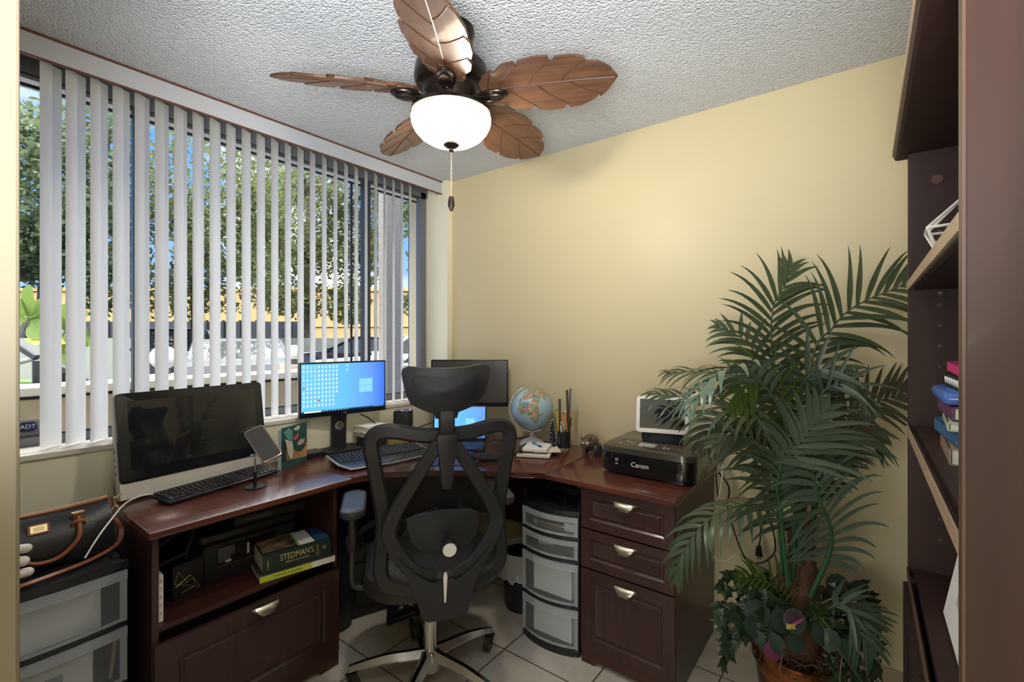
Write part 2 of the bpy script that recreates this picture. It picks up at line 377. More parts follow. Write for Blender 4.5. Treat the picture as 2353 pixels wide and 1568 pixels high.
# ---------------- outside the window ----------------
GZ = -.1
ASPH = mat('asphalt', (.06, .06, .062), rough=.9, var=(.085, .085, .085), vscale=(3, 3, 3))
GRASS = mat('grass', (.06, .12, .025), rough=.9, var=(.09, .16, .04), vscale=(12, 12, 12))
b = B(); box(b, (-24, 6, GZ-.05), (47, 70, .1)); struct('ground_outside', b, ASPH)
b = B(); box(b, (-.72, -.6, .43), (.7, 7, 1.06)); b.free()
STUC = mat('building_yellow_stucco', (.42, .27, .115), rough=.8, var=(.46, .30, .13), vscale=(.4, .4, 2))
STUD = mat('building_ledge', (.55, .36, .15), rough=.8)
def facing(t, px0, px1, depth):
    a = at(px0, HY, t); c = at(px1, HY, t); m = (a+c)/2+FW*(depth/2); return m, (c-a).length
def facing_box(bm, t, px0, px1, z0, z1, depth, bev=0):
    m, w = facing(t, px0, px1, depth)
    box(bm, (0, 0, 0), (w, depth, z1-z0), bev, M=Matrix.Translation((m.x, m.y, (z0+z1)/2)) @ Matrix.Rotation(YAW, 4, 'Z'))
bld = thing('yellow_building', 'long flat yellow building beyond the parking area', 'building')
b = B(); facing_box(b, 30, -500, 1100, GZ, 4.45, 6); obj('wall', b, STUC, bld, smooth=False)
b = B(); facing_box(b, 29.9, -500, 1100, 4.35, 4.55, .3); facing_box(b, 29.92, -500, 1100, 2.05, 2.13, .12); obj('ledge', b, STUD, bld, smooth=False)
b = B()
for i in range(24): facing_box(b, 29.95, -400+i*62, -399+i*62, 2.1, 4.35, .08)
obj('wall_seam', b, STUD, bld, smooth=False)
LOWW = mat('pale_green_wall_paint', (.245, .26, .235), rough=.8)
b = B(); facing_box(b, 16, -300, 1100, GZ, 1.33, .25); tag(obj('boundary_wall', b, LOWW, smooth=False), 'long low pale green wall behind the parked cars', 'wall')
HEDGE = mat('dark_fence_board', (.035, .04, .05), rough=.8)
b = B(); facing_box(b, 17.5, -60, 690, GZ, 1.95, .15)
for i in range(20): facing_box(b, 17.42, -60+i*38, -57+i*38, GZ, 2.0, .1)
tag(obj('board_fence', b, HEDGE, smooth=False), 'dark board fence behind the low pale wall', 'fence')
b = B(); facing_box(b, 14.6, -100, 330, GZ-.02, GZ+.05, 1.2); o = obj('lawn_strip', b, GRASS, smooth=False); o['kind'] = 'stuff'; o['label'] = 'strip of green lawn before the low wall'; o['category'] = 'grass'

BARK = mat('tree_bark', (.065, .052, .042), rough=.95, var=(.11, .09, .075), vscale=(4, 4, 1.5))
def leafmat(n, a, c):
    m = mat(n, a, rough=.6, var=c, vscale=(1.5, 1.5, 1.5)); t, p = nodes(m)
    tr = N(t, 'ShaderNodeBsdfTranslucent'); tr.inputs[0].default_value = (*[min(1, x*1.6) for x in c], 1); ms = N(t, 'ShaderNodeMixShader'); ms.inputs[0].default_value = .35
    t.links.new(p.outputs[0], ms.inputs[1]); t.links.new(tr.outputs[0], ms.inputs[2]); t.links.new(ms.outputs[0], t.nodes['Material Output'].inputs[0]); return m
LEAFA = leafmat('tree_leaf', (.055, .075, .026), (.12, .14, .05))
LEAFB = leafmat('tree_leaf_bluish', (.055, .088, .045), (.115, .15, .07))
def tree(label, base, trunk, blobs, leaf, n, size, seed):
    R = random.Random(seed); t = thing('tree', label, 'tree', base, group='trees outside the window')
    bv = Vector(base); b = B()
    for pts, r0, r1 in trunk:
        P = smooth_path([Vector(p)-bv for p in pts], 5); k = len(P)
        tube(b, P, [r0+(r1-r0)*i/(k-1) for i in range(k)], 8)
    obj('trunk', b, BARK, t)
    vs = []; fs = []
    tot = sum(w for *_, w in blobs)
    for c, r, w in blobs:
        for _ in range(int(n*w/tot)):
            while True:
                u = Vector((R.uniform(-1, 1), R.uniform(-1, 1), R.uniform(-1, 1)))
                if .12 < u.length < 1 and R.random() < .35+.65*u.length: break
            p = Vector((c[0]+u.x*r[0], c[1]+u.y*r[1], c[2]+u.z*r[2]))-bv
            if noise.noise(p*.9+Vector((seed, 0, 0))) < -.12: continue
            d = Vector((R.gauss(0, 1), R.gauss(0, 1), R.gauss(0, .7))).normalized(); e = d.orthogonal().normalized()
            e = (e*math.cos(R.uniform(0, 6))+d.cross(e)*math.sin(R.uniform(0, 6))).normalized()
            s = size*R.uniform(.6, 1.3); i0 = len(vs)
            vs += [p-d*s, p+e*s*.45, p+d*s, p-e*s*.45]; fs.append((i0, i0+1, i0+2, i0+3))
    me = bpy.data.meshes.new('foliage'); me.from_pydata(vs, [], fs); me.materials.append(leaf)
    o = bpy.data.objects.new('foliage', me); COL.objects.link(o); o.parent = t
def blob(px, py, t, rx, rz, w, ry=None):
    p = at(px, py, t); return (p, (rx, ry or rx, rz), w)
def gp(px, t): p = at(px, HY, t); p.z = GZ; return p
# big tree right of the middle
g0 = gp(707, 20)
tree('tall leafy tree with a dark trunk seen between right-hand vanes', g0,
     [([g0, at(706, 700, 20), at(700, 600, 20)], .30, .22), ([at(700, 620, 20), at(640, 540, 19.8), at(560, 470, 19.6)], .16, .06), ([at(702, 610, 20), at(760, 520, 20), at(830, 450, 20)], .15, .05), ([at(700, 600, 20), at(710, 480, 20), at(690, 380, 20)], .17, .05)],
     [blob(700, 520, 20, 3.0, 2.2, 3), blob(780, 590, 19.5, 1.9, 1.7, 1.6), blob(640, 620, 19.5, 1.6, 1.6, 1.4), blob(770, 420, 19.5, 2.2, 1.6, 1.6), blob(640, 400, 20, 1.8, 1.4, .8), blob(840, 480, 20, 1.6, 2.6, 1.3), blob(690, 690, 19.5, 1.8, .8, .7), blob(800, 700, 19.5, 1.0, .9, .6)], LEAFA, 26000, .11, 3)
g1 = gp(455, 13.4)
tree('loose leafy tree with yellowish leaves seen through the middle vanes', g1,
     [([g1, at(452, 690, 13.4), at(430, 560, 13.4), at(420, 400, 13.4)], .20, .07), ([at(440, 640, 13.4), at(520, 520, 13.4), at(580, 430, 13.4)], .10, .04)],
     [blob(440, 430, 13.4, 2.2, 2.6, 1.5), blob(520, 560, 13.2, 1.7, 2.0, 1.1), blob(400, 610, 13.0, 1.3, 1.9, 1.3), blob(570, 470, 13.4, 1.4, 2.2, .8), blob(350, 500, 13.2, 1.0, 3.0, 1.1), blob(610, 560, 13.0, .8, 1.6, .6)], LEAFA, 19000, .085, 5)
g2 = gp(150, 10.8)
tree('bluish green tree with a leaning dark trunk at far left of the window', g2,
     [([g2, at(110, 690, 10.8), at(150, 560, 10.8), at(175, 440, 10.8)], .22, .12), ([at(150, 600, 10.8), at(95, 640, 10.8), at(60, 590, 10.7)], .15, .05), ([at(170, 480, 10.8), at(230, 390, 10.8), at(250, 300, 10.8)], .11, .04)],
     [blob(100, 470, 10.8, 1.5, 2.0, 2), blob(190, 440, 10.8, 1.5, 2.2, 1.6), blob(70, 560, 10.6, .8, .9, .9), blob(70, 330, 10.9, 1.1, .9, .8), blob(230, 590, 10.6, .6, 1.4, .8), blob(235, 330, 10.8, .9, 1.1, .5)], LEAFB, 18000, .085, 8)
g3 = gp(1010, 14.5)
tree('small leafy tree beyond the stucco column at right', g3,
     [([g3, at(1000, 640, 14), at(985, 500, 14)], .12, .05)],
     [blob(960, 520, 14, 1.2, 1.5, 1.6), blob(935, 470, 14, .6, .8, .5), blob(945, 700, 13.6, .35, .35, .12), blob(1010, 560, 14, 1, 1.6, .8)], LEAFB, 4500, .10, 12)

# stucco column
STU1 = mat('stucco_column', (.20, .19, .18), rough=.9, bump=.6, bscale=40)
b = B(); box(b, (-1.31, .515, 1.3), (.12, .192, 2.9), .01); struct('column_outside', b, STU1, label='grey stucco column outside the window at right')
# planter wall with block joints and pale cap
PLB = mat('tan_block', (.34, .28, .20), rough=.9, var=(.39, .32, .24), vscale=(5, 5, 5))
PLC = mat('planter_cap', (.50, .48, .44), rough=.7)
pw = thing('planter_wall', 'tan block planter wall with pale cap just outside the window', 'wall', (-1.4, -1.0, GZ))
b = B()
for r in range(5):
    for i in range(13):
        y = -3.3+i*.42+(.21 if r % 2 else 0); box(b, (0, y, .11+r*.223), (.2, .413, .217), .006)
obj('blocks', b, PLB, pw, smooth=False)
b = B(); box(b, (0, -.8, 1.155), (.26, 5.6, .05), .008); obj('cap', b, PLC, pw, smooth=False)
# handrails
IRON = mat('grey_painted_iron', (.035, .037, .042), rough=.5)
def rail(label, pts, posts, w):
    r = thing('handrail', label, 'handrail', pts[-1], group=None); o = Vector(pts[-1])
    b = B(); band(b, [Vector(p)-o for p in pts], w, w, (0, 0, 1), rnd=.15); obj('top_rail', b, IRON, r, smooth=False)
    b = B()
    for p in posts: p = Vector(p)-o; box(b, (p.x, p.y, (p.z-.02+GZ-o.z)/2), (w, w, p.z-.02-GZ+o.z))
    obj('post', b, IRON, r, smooth=False)
rail('dark sloping metal handrail outside at far left of the window', [X_ for X_ in (at(-40, 745, 2.75), at(40, 793, 2.75), at(84, 822, 2.75))], [at(84, 822, 2.75)], .035)
rail('lower dark handrail sloping down beside the planter wall', [at(136, 842, 3.1), at(236, 890, 3.1)], [at(146, 850, 3.1)], .035)
rail('metal handrail sloping down behind the stucco column', [at(985, 785, 5.6), at(905, 862, 5.6)], [at(918, 850, 5.6)], .06)
# globe lamps on posts
GLOBE = mat('opal_lamp_globe', (.62, .62, .60), rough=.3)
for lab, px, py, t, r in (('white globe lamp on a tan post behind the third group of vanes', 376, 822, 5.8, .148), ('white globe lamp beside the windscreen of the silver car', 676, 811, 7.2, .12)):
    c = at(px, py, t); g = thing('globe_lamp', lab, 'lamp', (c.x, c.y, GZ), group=None)
    b = B(); sphere(b, (0, 0, c.z-GZ), r, 24, 16); obj('lamp_globe', b, GLOBE, g)
    b = B(); cyl(b, (0, 0, c.z-GZ-r-.06), (0, 0, c.z-GZ-r+.03), .07); obj('collar', b, IRON, g)
    b = B(); box(b, (0, 0, (c.z-GZ-r-.06)/2), (.32, .32, c.z-GZ-r-.06), .01); obj('pedestal', b, PLB, g, smooth=False)
# cars
TYRE = mat('tyre_rubber', (.02, .02, .02), rough=.8); CARG = mat('car_glass', (.03, .035, .04), rough=.05, spec=.8)
def car(label, pos, rz, paint, kind='suv', sc=1, group='parked cars'):
    c = thing('car', label, 'car', (pos[0], pos[1], GZ), rz)
    Lh = 2.3*sc; hw = .92*sc; rh = (1.68 if kind == 'suv' else 1.45)*sc
    body = [(-Lh, .38), (-Lh, .80), (-Lh*.93, .98), (-.9*sc, 1.06), (Lh*.85, 1.04), (Lh, .95), (Lh, .40), (Lh*.92, .30), (-Lh*.9, .28)]
    b = B(); prism(b, [(u, v*sc if False else v) for u, v in body], -hw, hw, XZ, .05); obj('body', b, paint, c)
    if kind == 'pickup': cab = [(-.75, 1.05), (-.2, rh), (1.0, rh), (1.2, 1.03)]
    elif kind == 'suv': cab = [(-1.05, 1.04), (-.35, rh-.03), (.1, rh), (1.6, rh-.04), (2.15, 1.03)]
    else: cab = [(-1.0, 1.04), (-.1, rh), (.9, rh), (1.7, 1.03)]
    cab = [(u*sc, v) for u, v in cab]
    b = B()
    lo = [b.verts.new((u, -(hw-.06-(v-1.03)*.22), v)) for u, v in cab]; hi = [b.verts.new((u, (hw-.06-(v-1.03)*.22), v)) for u, v in cab]; n = len(cab)
    b.faces.new(lo); b.faces.new(hi[::-1])
    for i in range(n): b.faces.new((lo[i], hi[i], hi[(i+1) % n], lo[(i+1) % n]))
    obj('window_glass', b, CARG, c, smooth=False)
    b = B()
    for s in (-1, 1):
        pts = [Vector((u, s*(hw-.05-(v-1.03)*.22), v)) for u, v in cab]; tube(b, pts, .035, 6)
    box(b, ((cab[1][0]+cab[-2][0])/2, 0, rh+.005), (abs(cab[-2][0]-cab[1][0]), 1.4*sc, .05), .02)
    obj('roof_frame', b, paint, c)
    for x in (-1.42*sc, 1.38*sc):
        for s in (-1, 1):
            b = B(); cyl(b, (x, s*(hw-.2), .34), (x, s*(hw+.01), .34), .34, n=24); cyl(b, (x, s*hw, .34), (x, s*(hw+.02), .34), .2, n=16); obj('wheel', b, TYRE, c)
    b = B()
    for s in (-1, 1): box(b, (-Lh*.97, s*.66*sc, .82), (.16, .36, .16), .03)
    obj('headlight', b, mat('headlight_'+str(round(pos[0])), (.75, .76, .78), rough=.1), c)
    b = B(); box(b, (-Lh-.005, 0, .66), (.05, .95, .22), .02); obj('grille', b, BLK, c)
    b = B()
    for s in (-1, 1): box(b, (-.85*sc, s*(hw+.08), 1.08), (.14, .16, .12), .03)
    obj('mirror', b, paint, c)
PSIL = mat('car_silver_paint', (.26, .27, .285), rough=.18, metal=.5, coat=.6); PBLK = mat('car_black_paint', (.012, .013, .016), rough=.12, coat=.8)
PWHT = mat('car_white_paint', (.55, .55, .55), rough=.2, coat=.6); PDRK = mat('car_dark_paint', (.045, .048, .055), rough=.15, coat=.8)
p = at(545, HY, 10.2); car('silver car facing the window behind the middle vanes', p, math.radians(-20), PSIL, 'car', .95)
p = at(395, HY, 14.6); car('dark car parked beyond the silver car', p, math.radians(-12), PDRK, 'suv')
p = at(852, HY, 14.3); car('black car parked near the low pale wall', p, math.radians(25), PBLK, 'car')
p = at(985, HY, 10.0); car('white pickup seen right of the stucco column', p, math.radians(70), PWHT, 'pickup', 1.0)
# plumeria outside at left
PLUM = leafmat('plumeria_leaf', (.10, .16, .03), (.135, .20, .042)); PLUY = leafmat('plumeria_leaf_yellow', (.55, .42, .05), (.60, .48, .08))
pl = thing('plumeria_plant', 'bright green broad-leaved plant outside at far left of the window', 'plant', (at(20, HY, 3.5).x, at(20, HY, 3.5).y, GZ)); po = pl.location.copy()
b = B()
tube(b, smooth_path([at(10, 840, 3.5)-po, at(42, 765, 3.5)-po, at(65, 728, 3.5)-po]), .018, 8); tube(b, smooth_path([at(10, 840, 3.5)-po, at(100, 815, 3.4)-po, at(150, 760, 3.4)-po]), .018, 8)
tube(b, [Vector((at(10, 840, 3.5)-po).xyz), Vector(((at(10, 840, 3.5)-po).x, (at(10, 840, 3.5)-po).y, 0))], .025, 8)
obj('stem', b, mat('plumeria_stem', (.30, .32, .26), rough=.8), pl)
def broad_leaf(bm, p0, p1, w, nrm, droop=.1):
    p0 = Vector(p0); p1 = Vector(p1); d = p1-p0; Ln = d.length; s = d.normalized().cross(Vector(nrm)).normalized(); n = 9; A = []; M_ = []; C = []
    for i in range(n):
        u = i/(n-1); p = p0+d*u+Vector((0, 0, -droop*Ln*u*u)); ww = w*math.sin(PI*min(1, u*.9+.08)**1.15)
        up = Vector(nrm).normalized()*ww*.22
        A.append(bm.verts.new(p+s*ww+up)); M_.append(bm.verts.new(p)); C.append(bm.verts.new(p-s*ww+up))
    for i in range(n-1):
        bm.faces.new((A[i], A[i+1], M_[i+1], M_[i])); bm.faces.new((M_[i], M_[i+1], C[i+1], C[i]))
lv = [(65, 728, 72, 652, .06), (65, 728, 20, 680, .05), (65, 728, 110, 690, .055), (70, 735, 95, 775, .055), (65, 728, 30, 735, .05), (68, 735, 118, 735, .05),
      (150, 760, 205, 712, .055), (150, 760, 150, 695, .055), (150, 760, 205, 765, .055), (150, 762, 195, 815, .055), (148, 762, 155, 850, .06), (140, 765, 85, 790, .05), (150, 760, 120, 705, .05), (150, 762, 212, 790, .05)]
for k, (x0, y0, x1, y1, w) in enumerate(lv):
    b = B(); t = 3.5 if x0 < 100 else 3.4
    broad_leaf(b, at(x0, y0, t)-po, at(x1, y1, t-.12+.05*(k % 3))-po, w*1.3, -FW+Vector((0, 0, .25+.1*(k % 3))), .05); obj('leaf', b, PLUM, pl)
b = B(); broad_leaf(b, at(60, 780, 3.45)-po, at(150, 775, 3.3)-po, .06, -FW+Vector((0, 0, .8)), .1); obj('leaf', b, PLUY, pl)
# ---------------- desks ----------------
def panel_face(bm, cx, cz, w, h, y, m=.05, thick=.018):
    """framed drawer front facing -Y with a sunken moulding"""
    rings = [(0, 0), (m, 0), (m+.006, .006), (m+.014, .006), (m+.019, .0025), (m+.024, .0045)]
    prev = None
    for d, dy in rings:
        R_ = [bm.verts.new((cx+sx*(w/2-d), y+dy, cz+sz*(h/2-d))) for sx, sz in ((-1, -1), (1, -1), (1, 1), (-1, 1))]
        if prev:
            for i in range(4): bm.faces.new((prev[i], prev[(i+1) % 4], R_[(i+1) % 4], R_[i]))
        else:
            Bk = [bm.verts.new((v.co.x, y+thick, v.co.z)) for v in R_]
            for i in range(4): bm.faces.new((Bk[i], Bk[(i+1) % 4], R_[(i+1) % 4], R_[i]))
            bm.faces.new(Bk)
        prev = R_
    bm.faces.new(prev)
def pull(parent, x, y, z, w=.105):
    b = B(); n = 11; rows = []
    for j, (dy, dz, k) in enumerate(((0, .004, 1.0), (-.006, .005, 1.0), (-.017, -.002, .93), (-.023, -.012, .78), (-.023, -.022, .56), (-.020, -.026, .52))):
        rows.append([b.verts.new((x+(i/(n-1)-.5)*w*k, y+dy*(1-abs(2*i/(n-1)-1)**6*.8), z+dz)) for i in range(n)])
    for A, C in zip(rows, rows[1:]):
        for i in range(n-1): b.faces.new((A[i], A[i+1], C[i+1], C[i]))
    bmesh.ops.solidify(b, geom=b.faces[:], thickness=.002)
    o = obj('handle', b, STEEL, parent); o['label'] = 'satin nickel cup pull'; return o
def top_slab(bm, poly, z0, z1, skip=None):
    prism(bm, poly, z0, z1, XY, .006, skip)
DZ = .75
# left unit: open bay over one wide drawer
lw = .626; lx = lw/2
ld = thing('desk_cabinet', 'left dark cherry desk unit with open shelf bay over one wide drawer', 'desk', (0, -1.4895, 0), PI/2)
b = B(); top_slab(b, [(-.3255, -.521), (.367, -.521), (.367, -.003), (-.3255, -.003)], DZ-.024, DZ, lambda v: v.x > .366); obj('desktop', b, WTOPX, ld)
b = B(); box(b, (-lx+.009, -.25, .363), (.018, .494, .726), .001); obj('side_panel', b, WOODZ, ld, smooth=False)
b = B(); box(b, (lx-.009, -.25, .363), (.018, .494, .726), .001); obj('side_panel', b, WOODZ, ld, smooth=False)
b = B(); box(b, (0, -.012, .363), (lw-.036, .012, .70)); obj('back_panel', b, WOODZ, ld, smooth=False)
b = B(); box(b, (0, -.245, .423), (lw-.037, .45, .018)); obj('shelf', b, WOODX, ld, smooth=False)
b = B(); panel_face(b, 0, .228, lw-.004, .336, -.516, .062)
dr = obj('drawer', b, WOODZ, ld); pull(dr, .02, -.516, .376)
b = B(); prism(b, [(-lx+.002, .058), (-lx+.002, 0), (-lx+.08, 0), (-lx+.10, .022), (lx-.10, .022), (lx-.08, 0), (lx-.002, 0), (lx-.002, .058)], -.512, -.498, XZ); obj('toe_board', b, WOODX, ld, smooth=False)
b = B(); box(b, (0, -.30, .012), (.5, .1, .02)); b.free()
# right unit: three drawer pedestal
rw = .387
rd = thing('desk_cabinet', 'right dark cherry desk unit with three stacked drawers beside the palm', 'desk', (1.4865, -.003, 0))
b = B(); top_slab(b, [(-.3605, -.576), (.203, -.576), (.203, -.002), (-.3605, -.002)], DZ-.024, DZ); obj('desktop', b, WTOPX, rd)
b = B(); box(b, (-rw/2+.009, -.27, .363), (.018, .534, .726)); obj('side_panel', b, WOODZ, rd, smooth=False)
b = B(); box(b, (rw/2-.009, -.27, .363), (.018, .534, .726)); obj('side_panel', b, WOODZ, rd, smooth=False)
b = B(); box(b, (0, -.27, .30), (rw-.036, .50, .48)); box(b, (0, -.02, .363), (rw-.036, .012, .7)); obj('carcass', b, WOODZ, rd, smooth=False)
for z0, z1, m in ((.559, .721, .036), (.396, .552, .036), (.062, .389, .046)):
    b = B(); panel_face(b, 0, (z0+z1)/2, rw-.003, z1-z0, -.556, m); d_ = obj('drawer', b, WOODZ, rd); pull(d_, 0, -.556, z1-.030)
b = B(); prism(b, [(-rw/2+.002, .06), (-rw/2+.002, 0), (-rw/2+.06, 0), (-rw/2+.075, .02), (rw/2-.075, .02), (rw/2-.06, 0), (rw/2-.002, 0), (rw/2-.002, .06)], -.552, -.538, XZ); obj('toe_board', b, WOODX, rd, smooth=False)
# corner top
ct = thing('corner_desk', 'curved dark cherry corner desktop joining the two desk units', 'desk', (0, 0, 0))
poly = [(.003, -1.122), (.521, -1.122), (.522, -1.06)]
for i in range(9):
    u = i/8; a = Vector((.545, -.99)); c = Vector((1.02, -.63)); p = a.lerp(c, u); nrm = Vector((-.6, .8)); p = p+nrm*.030*math.sin(PI*u); poly.append((p.x, p.y))
poly += [(1.08, -.585), (1.1245, -.5785), (1.1245, -.004), (.003, -.05)]
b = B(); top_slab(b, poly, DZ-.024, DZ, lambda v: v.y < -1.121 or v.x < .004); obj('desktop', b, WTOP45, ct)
b = B(); box(b, (.56, -.05, .487), (1.10, .016, .476)); box(b, (.02, -.60, .487), (.016, 1.0, .476)); obj('modesty_panel', b, WOODX, ct, smooth=False)
b = B(); box(b, (.06, -.10, .363), (.09, .09, .725)); obj('leg', b, WOODZ, ct, smooth=False)

# ---------------- drawer carts ----------------
PENC = [mat('pencil_orange', (.62, .26, .03), rough=.4), mat('pencil_yellow', (.75, .50, .03), rough=.4), mat('pen_blue', (.05, .33, .62), rough=.3), mat('pen_white', (.70, .70, .72), rough=.3), mat('ruler_brown', (.085, .045, .03), rough=.5), mat('pen_purple', (.16, .07, .14), rough=.4)]
def bow_front(w, d, y, bow, n=9):
    return [(-w/2+w*i/(n-1), y-bow*(1-(2*i/(n-1)-1)**2)) for i in range(n)]
def cart(label, loc, rz, w, d, levels, bow, top_tray, ztop):
    c = thing('drawer_cart', label, 'storage drawers', loc, rz, None)
    b = B(); zs = levels
    # black frame: base, dividers, posts
    def slab(z0, z1, dx=0, bv=0): prism(b, bow_front(w+dx, d, -d+.004, bow+.004)+[(w/2+dx/2, 0), (-w/2-dx/2, 0)], z0, z1, XY, bv)
    slab(.002 if zs[0][0] < .09 else zs[0][0]-.045, zs[0][0]-.004, .0, .004)
    for (a0, a1), (c0, c1) in zip(zs, zs[1:]): slab(a1+.002, c0-.002)
    slab(zs[-1][1]+.002, ztop, .004, .004)
    for s in (-1, 1): box(b, (s*(w/2-.006), -d/2+.006, (zs[0][0]+ztop)/2), (.010, d-.012, ztop-zs[0][0]))
    box(b, (0, -.006, (zs[0][0]+ztop)/2), (w-.01, .008, ztop-zs[0][0]))
    obj('frame', b, BLK, c, smooth=False)
    if top_tray:
        b = B(); zt = ztop
        for s in (-1, 1): box(b, (s*(w/2-.004), -d/2, zt+.02), (.006, d*.95, .04))
        box(b, (0, -.01, zt+.025), (w, .006, .05)); box(b, (0, -d*.5, zt+.014), (w, .005, .028)); box(b, (-.02, -d*.27, zt+.02), (.005, d*.5, .04)); box(b, (.06, -d*.72, zt+.012), (.005, d*.42, .024))
        obj('top_tray', b, BLK, c, smooth=False)
    else:
        b = B()
        for s in (-1, 1): box(b, (s*(w/2-.02), -d/2, ztop+.003), (.02, d*.8, .006), .002)
        obj('lid_rim', b, BLK, c, smooth=False)
    b = B()
    for sx in (-1, 1):
        for y in (-.05, -d+.05): cyl(b, (sx*(w/2-.03)-.01, y, .0215), (sx*(w/2-.03)+.01, y, .0215), .021, n=14)
    if zs[0][0] > .09:
        obj('caster', b, BLK, c)
    else: b.free()
    for k, (z0, z1) in enumerate(zs):
        b = B(); h = z1-z0
        fr0 = bow_front(w-.006, d, -d, bow); bk = [(x, y+.0025) for x, y in fr0]
        prism(b, fr0+bk[::-1], z0, z1, XY)
        for s in (-1, 1): box(b, (s*(w/2-.016), -d/2, (z0+z1)/2), (.002, d*.92, h*.86))
        box(b, (0, -d/2, z0+.006), (w-.034, d*.9, .002))
        dr = obj('drawer', b, CLEAR, c, smooth=False)
        b = B(); f2 = bow_front(w-.004, d, -d-.006, bow)
        prism(b, f2+[(x, y+.008) for x, y in f2][::-1], z1-min(.03, h*.26), z1-.001, XY)
        f3 = [q for q in f2]
        for s in (-1, 1): box(b, (s*(w/2-.012), -d-.003, (z0+z1)/2), (.018, .004, h-.004))
        prism(b, [(x*.93, y+.004) for x, y in f2]+[(x*.93, y+.007) for x, y in f2][::-1], z0+.002, z0+.012, XY)
        obj('drawer_lip', b, CLEARL, dr, smooth=False)
    return c
def stack_in(label, parent_loc, rz, boxes, group, name='paper_stack', m=PAPER, cat='paper'):
    for k, (c_, s_, lab) in enumerate(boxes):
        Mx = Matrix.Translation(parent_loc) @ Matrix.Rotation(rz, 4, 'Z')
        o = thing(name, lab, cat, (Mx @ Vector((c_[0], c_[1], c_[2]-s_[2]/2))), rz, group)
        b = B(); box(b, (0, 0, s_[2]/2), s_, .002); obj('sheets', b, m, o, smooth=False)
# right cart
pa = Vector((.985, -.580, 0)); pb = Vector((1.282, -.553, 0)); wc = .282; cx = 1.128
RC = (cx, -.185, 0); RCR = math.radians(2)
cart('narrow black cart of four clear bow-front drawers beside the three-drawer desk unit', RC, RCR, wc, .375, [(.034, .198), (.214, .390), (.407, .487), (.503, .587)], .03, True, .610)
stack_in('', RC, RCR, [((.008, -.352, .116), (.19, .03, .15), 'white paper stack in the bottom drawer of the narrow cart'), ((.008, -.352, .302), (.19, .03, .155), 'white paper stack in the second lowest drawer of the narrow cart')], 'papers in the narrow cart')
Mx = Matrix.Translation(RC) @ Matrix.Rotation(RCR, 4, 'Z')
for k, (x, z, dx, m_, lab) in enumerate(((-.02, .517, .15, 0, 'orange pencil lying in the top clear drawer'), (-.01, .540, .13, 0, 'second orange pencil resting behind in the top clear drawer'))):
    o = thing('pencil', lab, 'pencil', Mx @ Vector((x, -.34+.02*k, z)), RCR+.1*k); b = B(); cyl(b, (-dx/2, 0, 0), (dx/2-.015, 0, 0), .004, n=6); obj('barrel', b, PENC[m_], o); b = B(); cyl(b, (dx/2-.015, 0, 0), (dx/2, 0, 0), .004, .0006, n=6); obj('tip', b, PAPER, o)
o = thing('glue_bottle', 'small pale blue bottle with yellow cap in the top clear drawer', 'bottle', Mx @ Vector((-.09, -.34, .506)), RCR); b = B(); lathe(b, [(0, 0), (.014, 0), (.014, .022), (.006, .028), (0, .028)], 14); obj('bottle', b, mat('pale_blue', (.25, .45, .55)), o); b = B(); cyl(b, (0, 0, .028), (0, 0, .042), .007, .003, n=12); obj('cap', b, PENC[1], o)
o = thing('note_pad', 'small white note pad in the top clear drawer', 'note pad', Mx @ Vector((.085, -.335, .506)), RCR); b = B(); box(b, (0, 0, .018), (.055, .03, .036), .001); obj('sheets', b, PAPER, o, smooth=False)
o = thing('black_case', 'slim black case behind the pencils in the top clear drawer', 'case', Mx @ Vector((-.005, -.30, .506)), RCR); b = B(); box(b, (0, 0, .022), (.11, .02, .044), .003); obj('case', b, BLK, o)
o = thing('tape_roll', 'white roll lying in the second drawer of the narrow cart', 'roll', Mx @ Vector((-.05, -.33, .410)), RCR); b = B(); cyl(b, (-.03, 0, .018), (.03, .02, .018), .018, n=18); obj('roll', b, PAPER, o)
# left cart
LC = (.03, -2.005, 0); LCR = PI/2
cart('wide black cart of clear drawers under the handbag at lower left', LC, LCR, .335, .37, [(.10, .262), (.276, .444), (.460, .620)], .012, False, .648)
stack_in('', LC, LCR, [((-.02, -.340, .53), (.25, .04, .135), 'white paper stack in the top drawer under the handbag'), ((-.03, -.338, .358), (.235, .04, .14), 'white paper stack behind the grey printed card in the middle drawer')], 'papers in the wide cart')
Mx = Matrix.Translation(LC) @ Matrix.Rotation(LCR, 4, 'Z')
o = thing('print_card', 'grey card printed with a small cabinet drawing in the middle drawer', 'card', Mx @ Vector((-.055, -.3605, .285)), LCR)
b = B(); box(b, (0, 0, .042), (.15, .002, .084)); obj('card', b, mat('card_grey', (.30, .31, .32)), o, smooth=False)
b = B()
for k in range(3): box(b, (.0, -.0015, .02+.022*k), (.04, .001, .017))
obj('printed_drawers', b, mat('card_pale', (.50, .50, .52)), o, smooth=False)
b = B()
for k in range(4): box(b, (.004, -.002, .0095+.022*k), (.056, .001, .0025))
box(b, (.022, -.002, .042), (.0025, .001, .068)); box(b, (.032, -.002, .042), (.0025, .001, .068)); obj('printed_lines', b, BLK, o, smooth=False)
o = thing('wooden_stick', 'tan wooden stick standing in the middle drawer under the handbag', 'stick', Mx @ Vector((.125, -.34, .285)), LCR); b = B(); box(b, (.006, 0, .066), (.009, .006, .13), M=Matrix.Rotation(math.radians(6), 4, 'Y')); obj('stick', b, mat('raw_wood', (.42, .29, .17)), o, smooth=False)

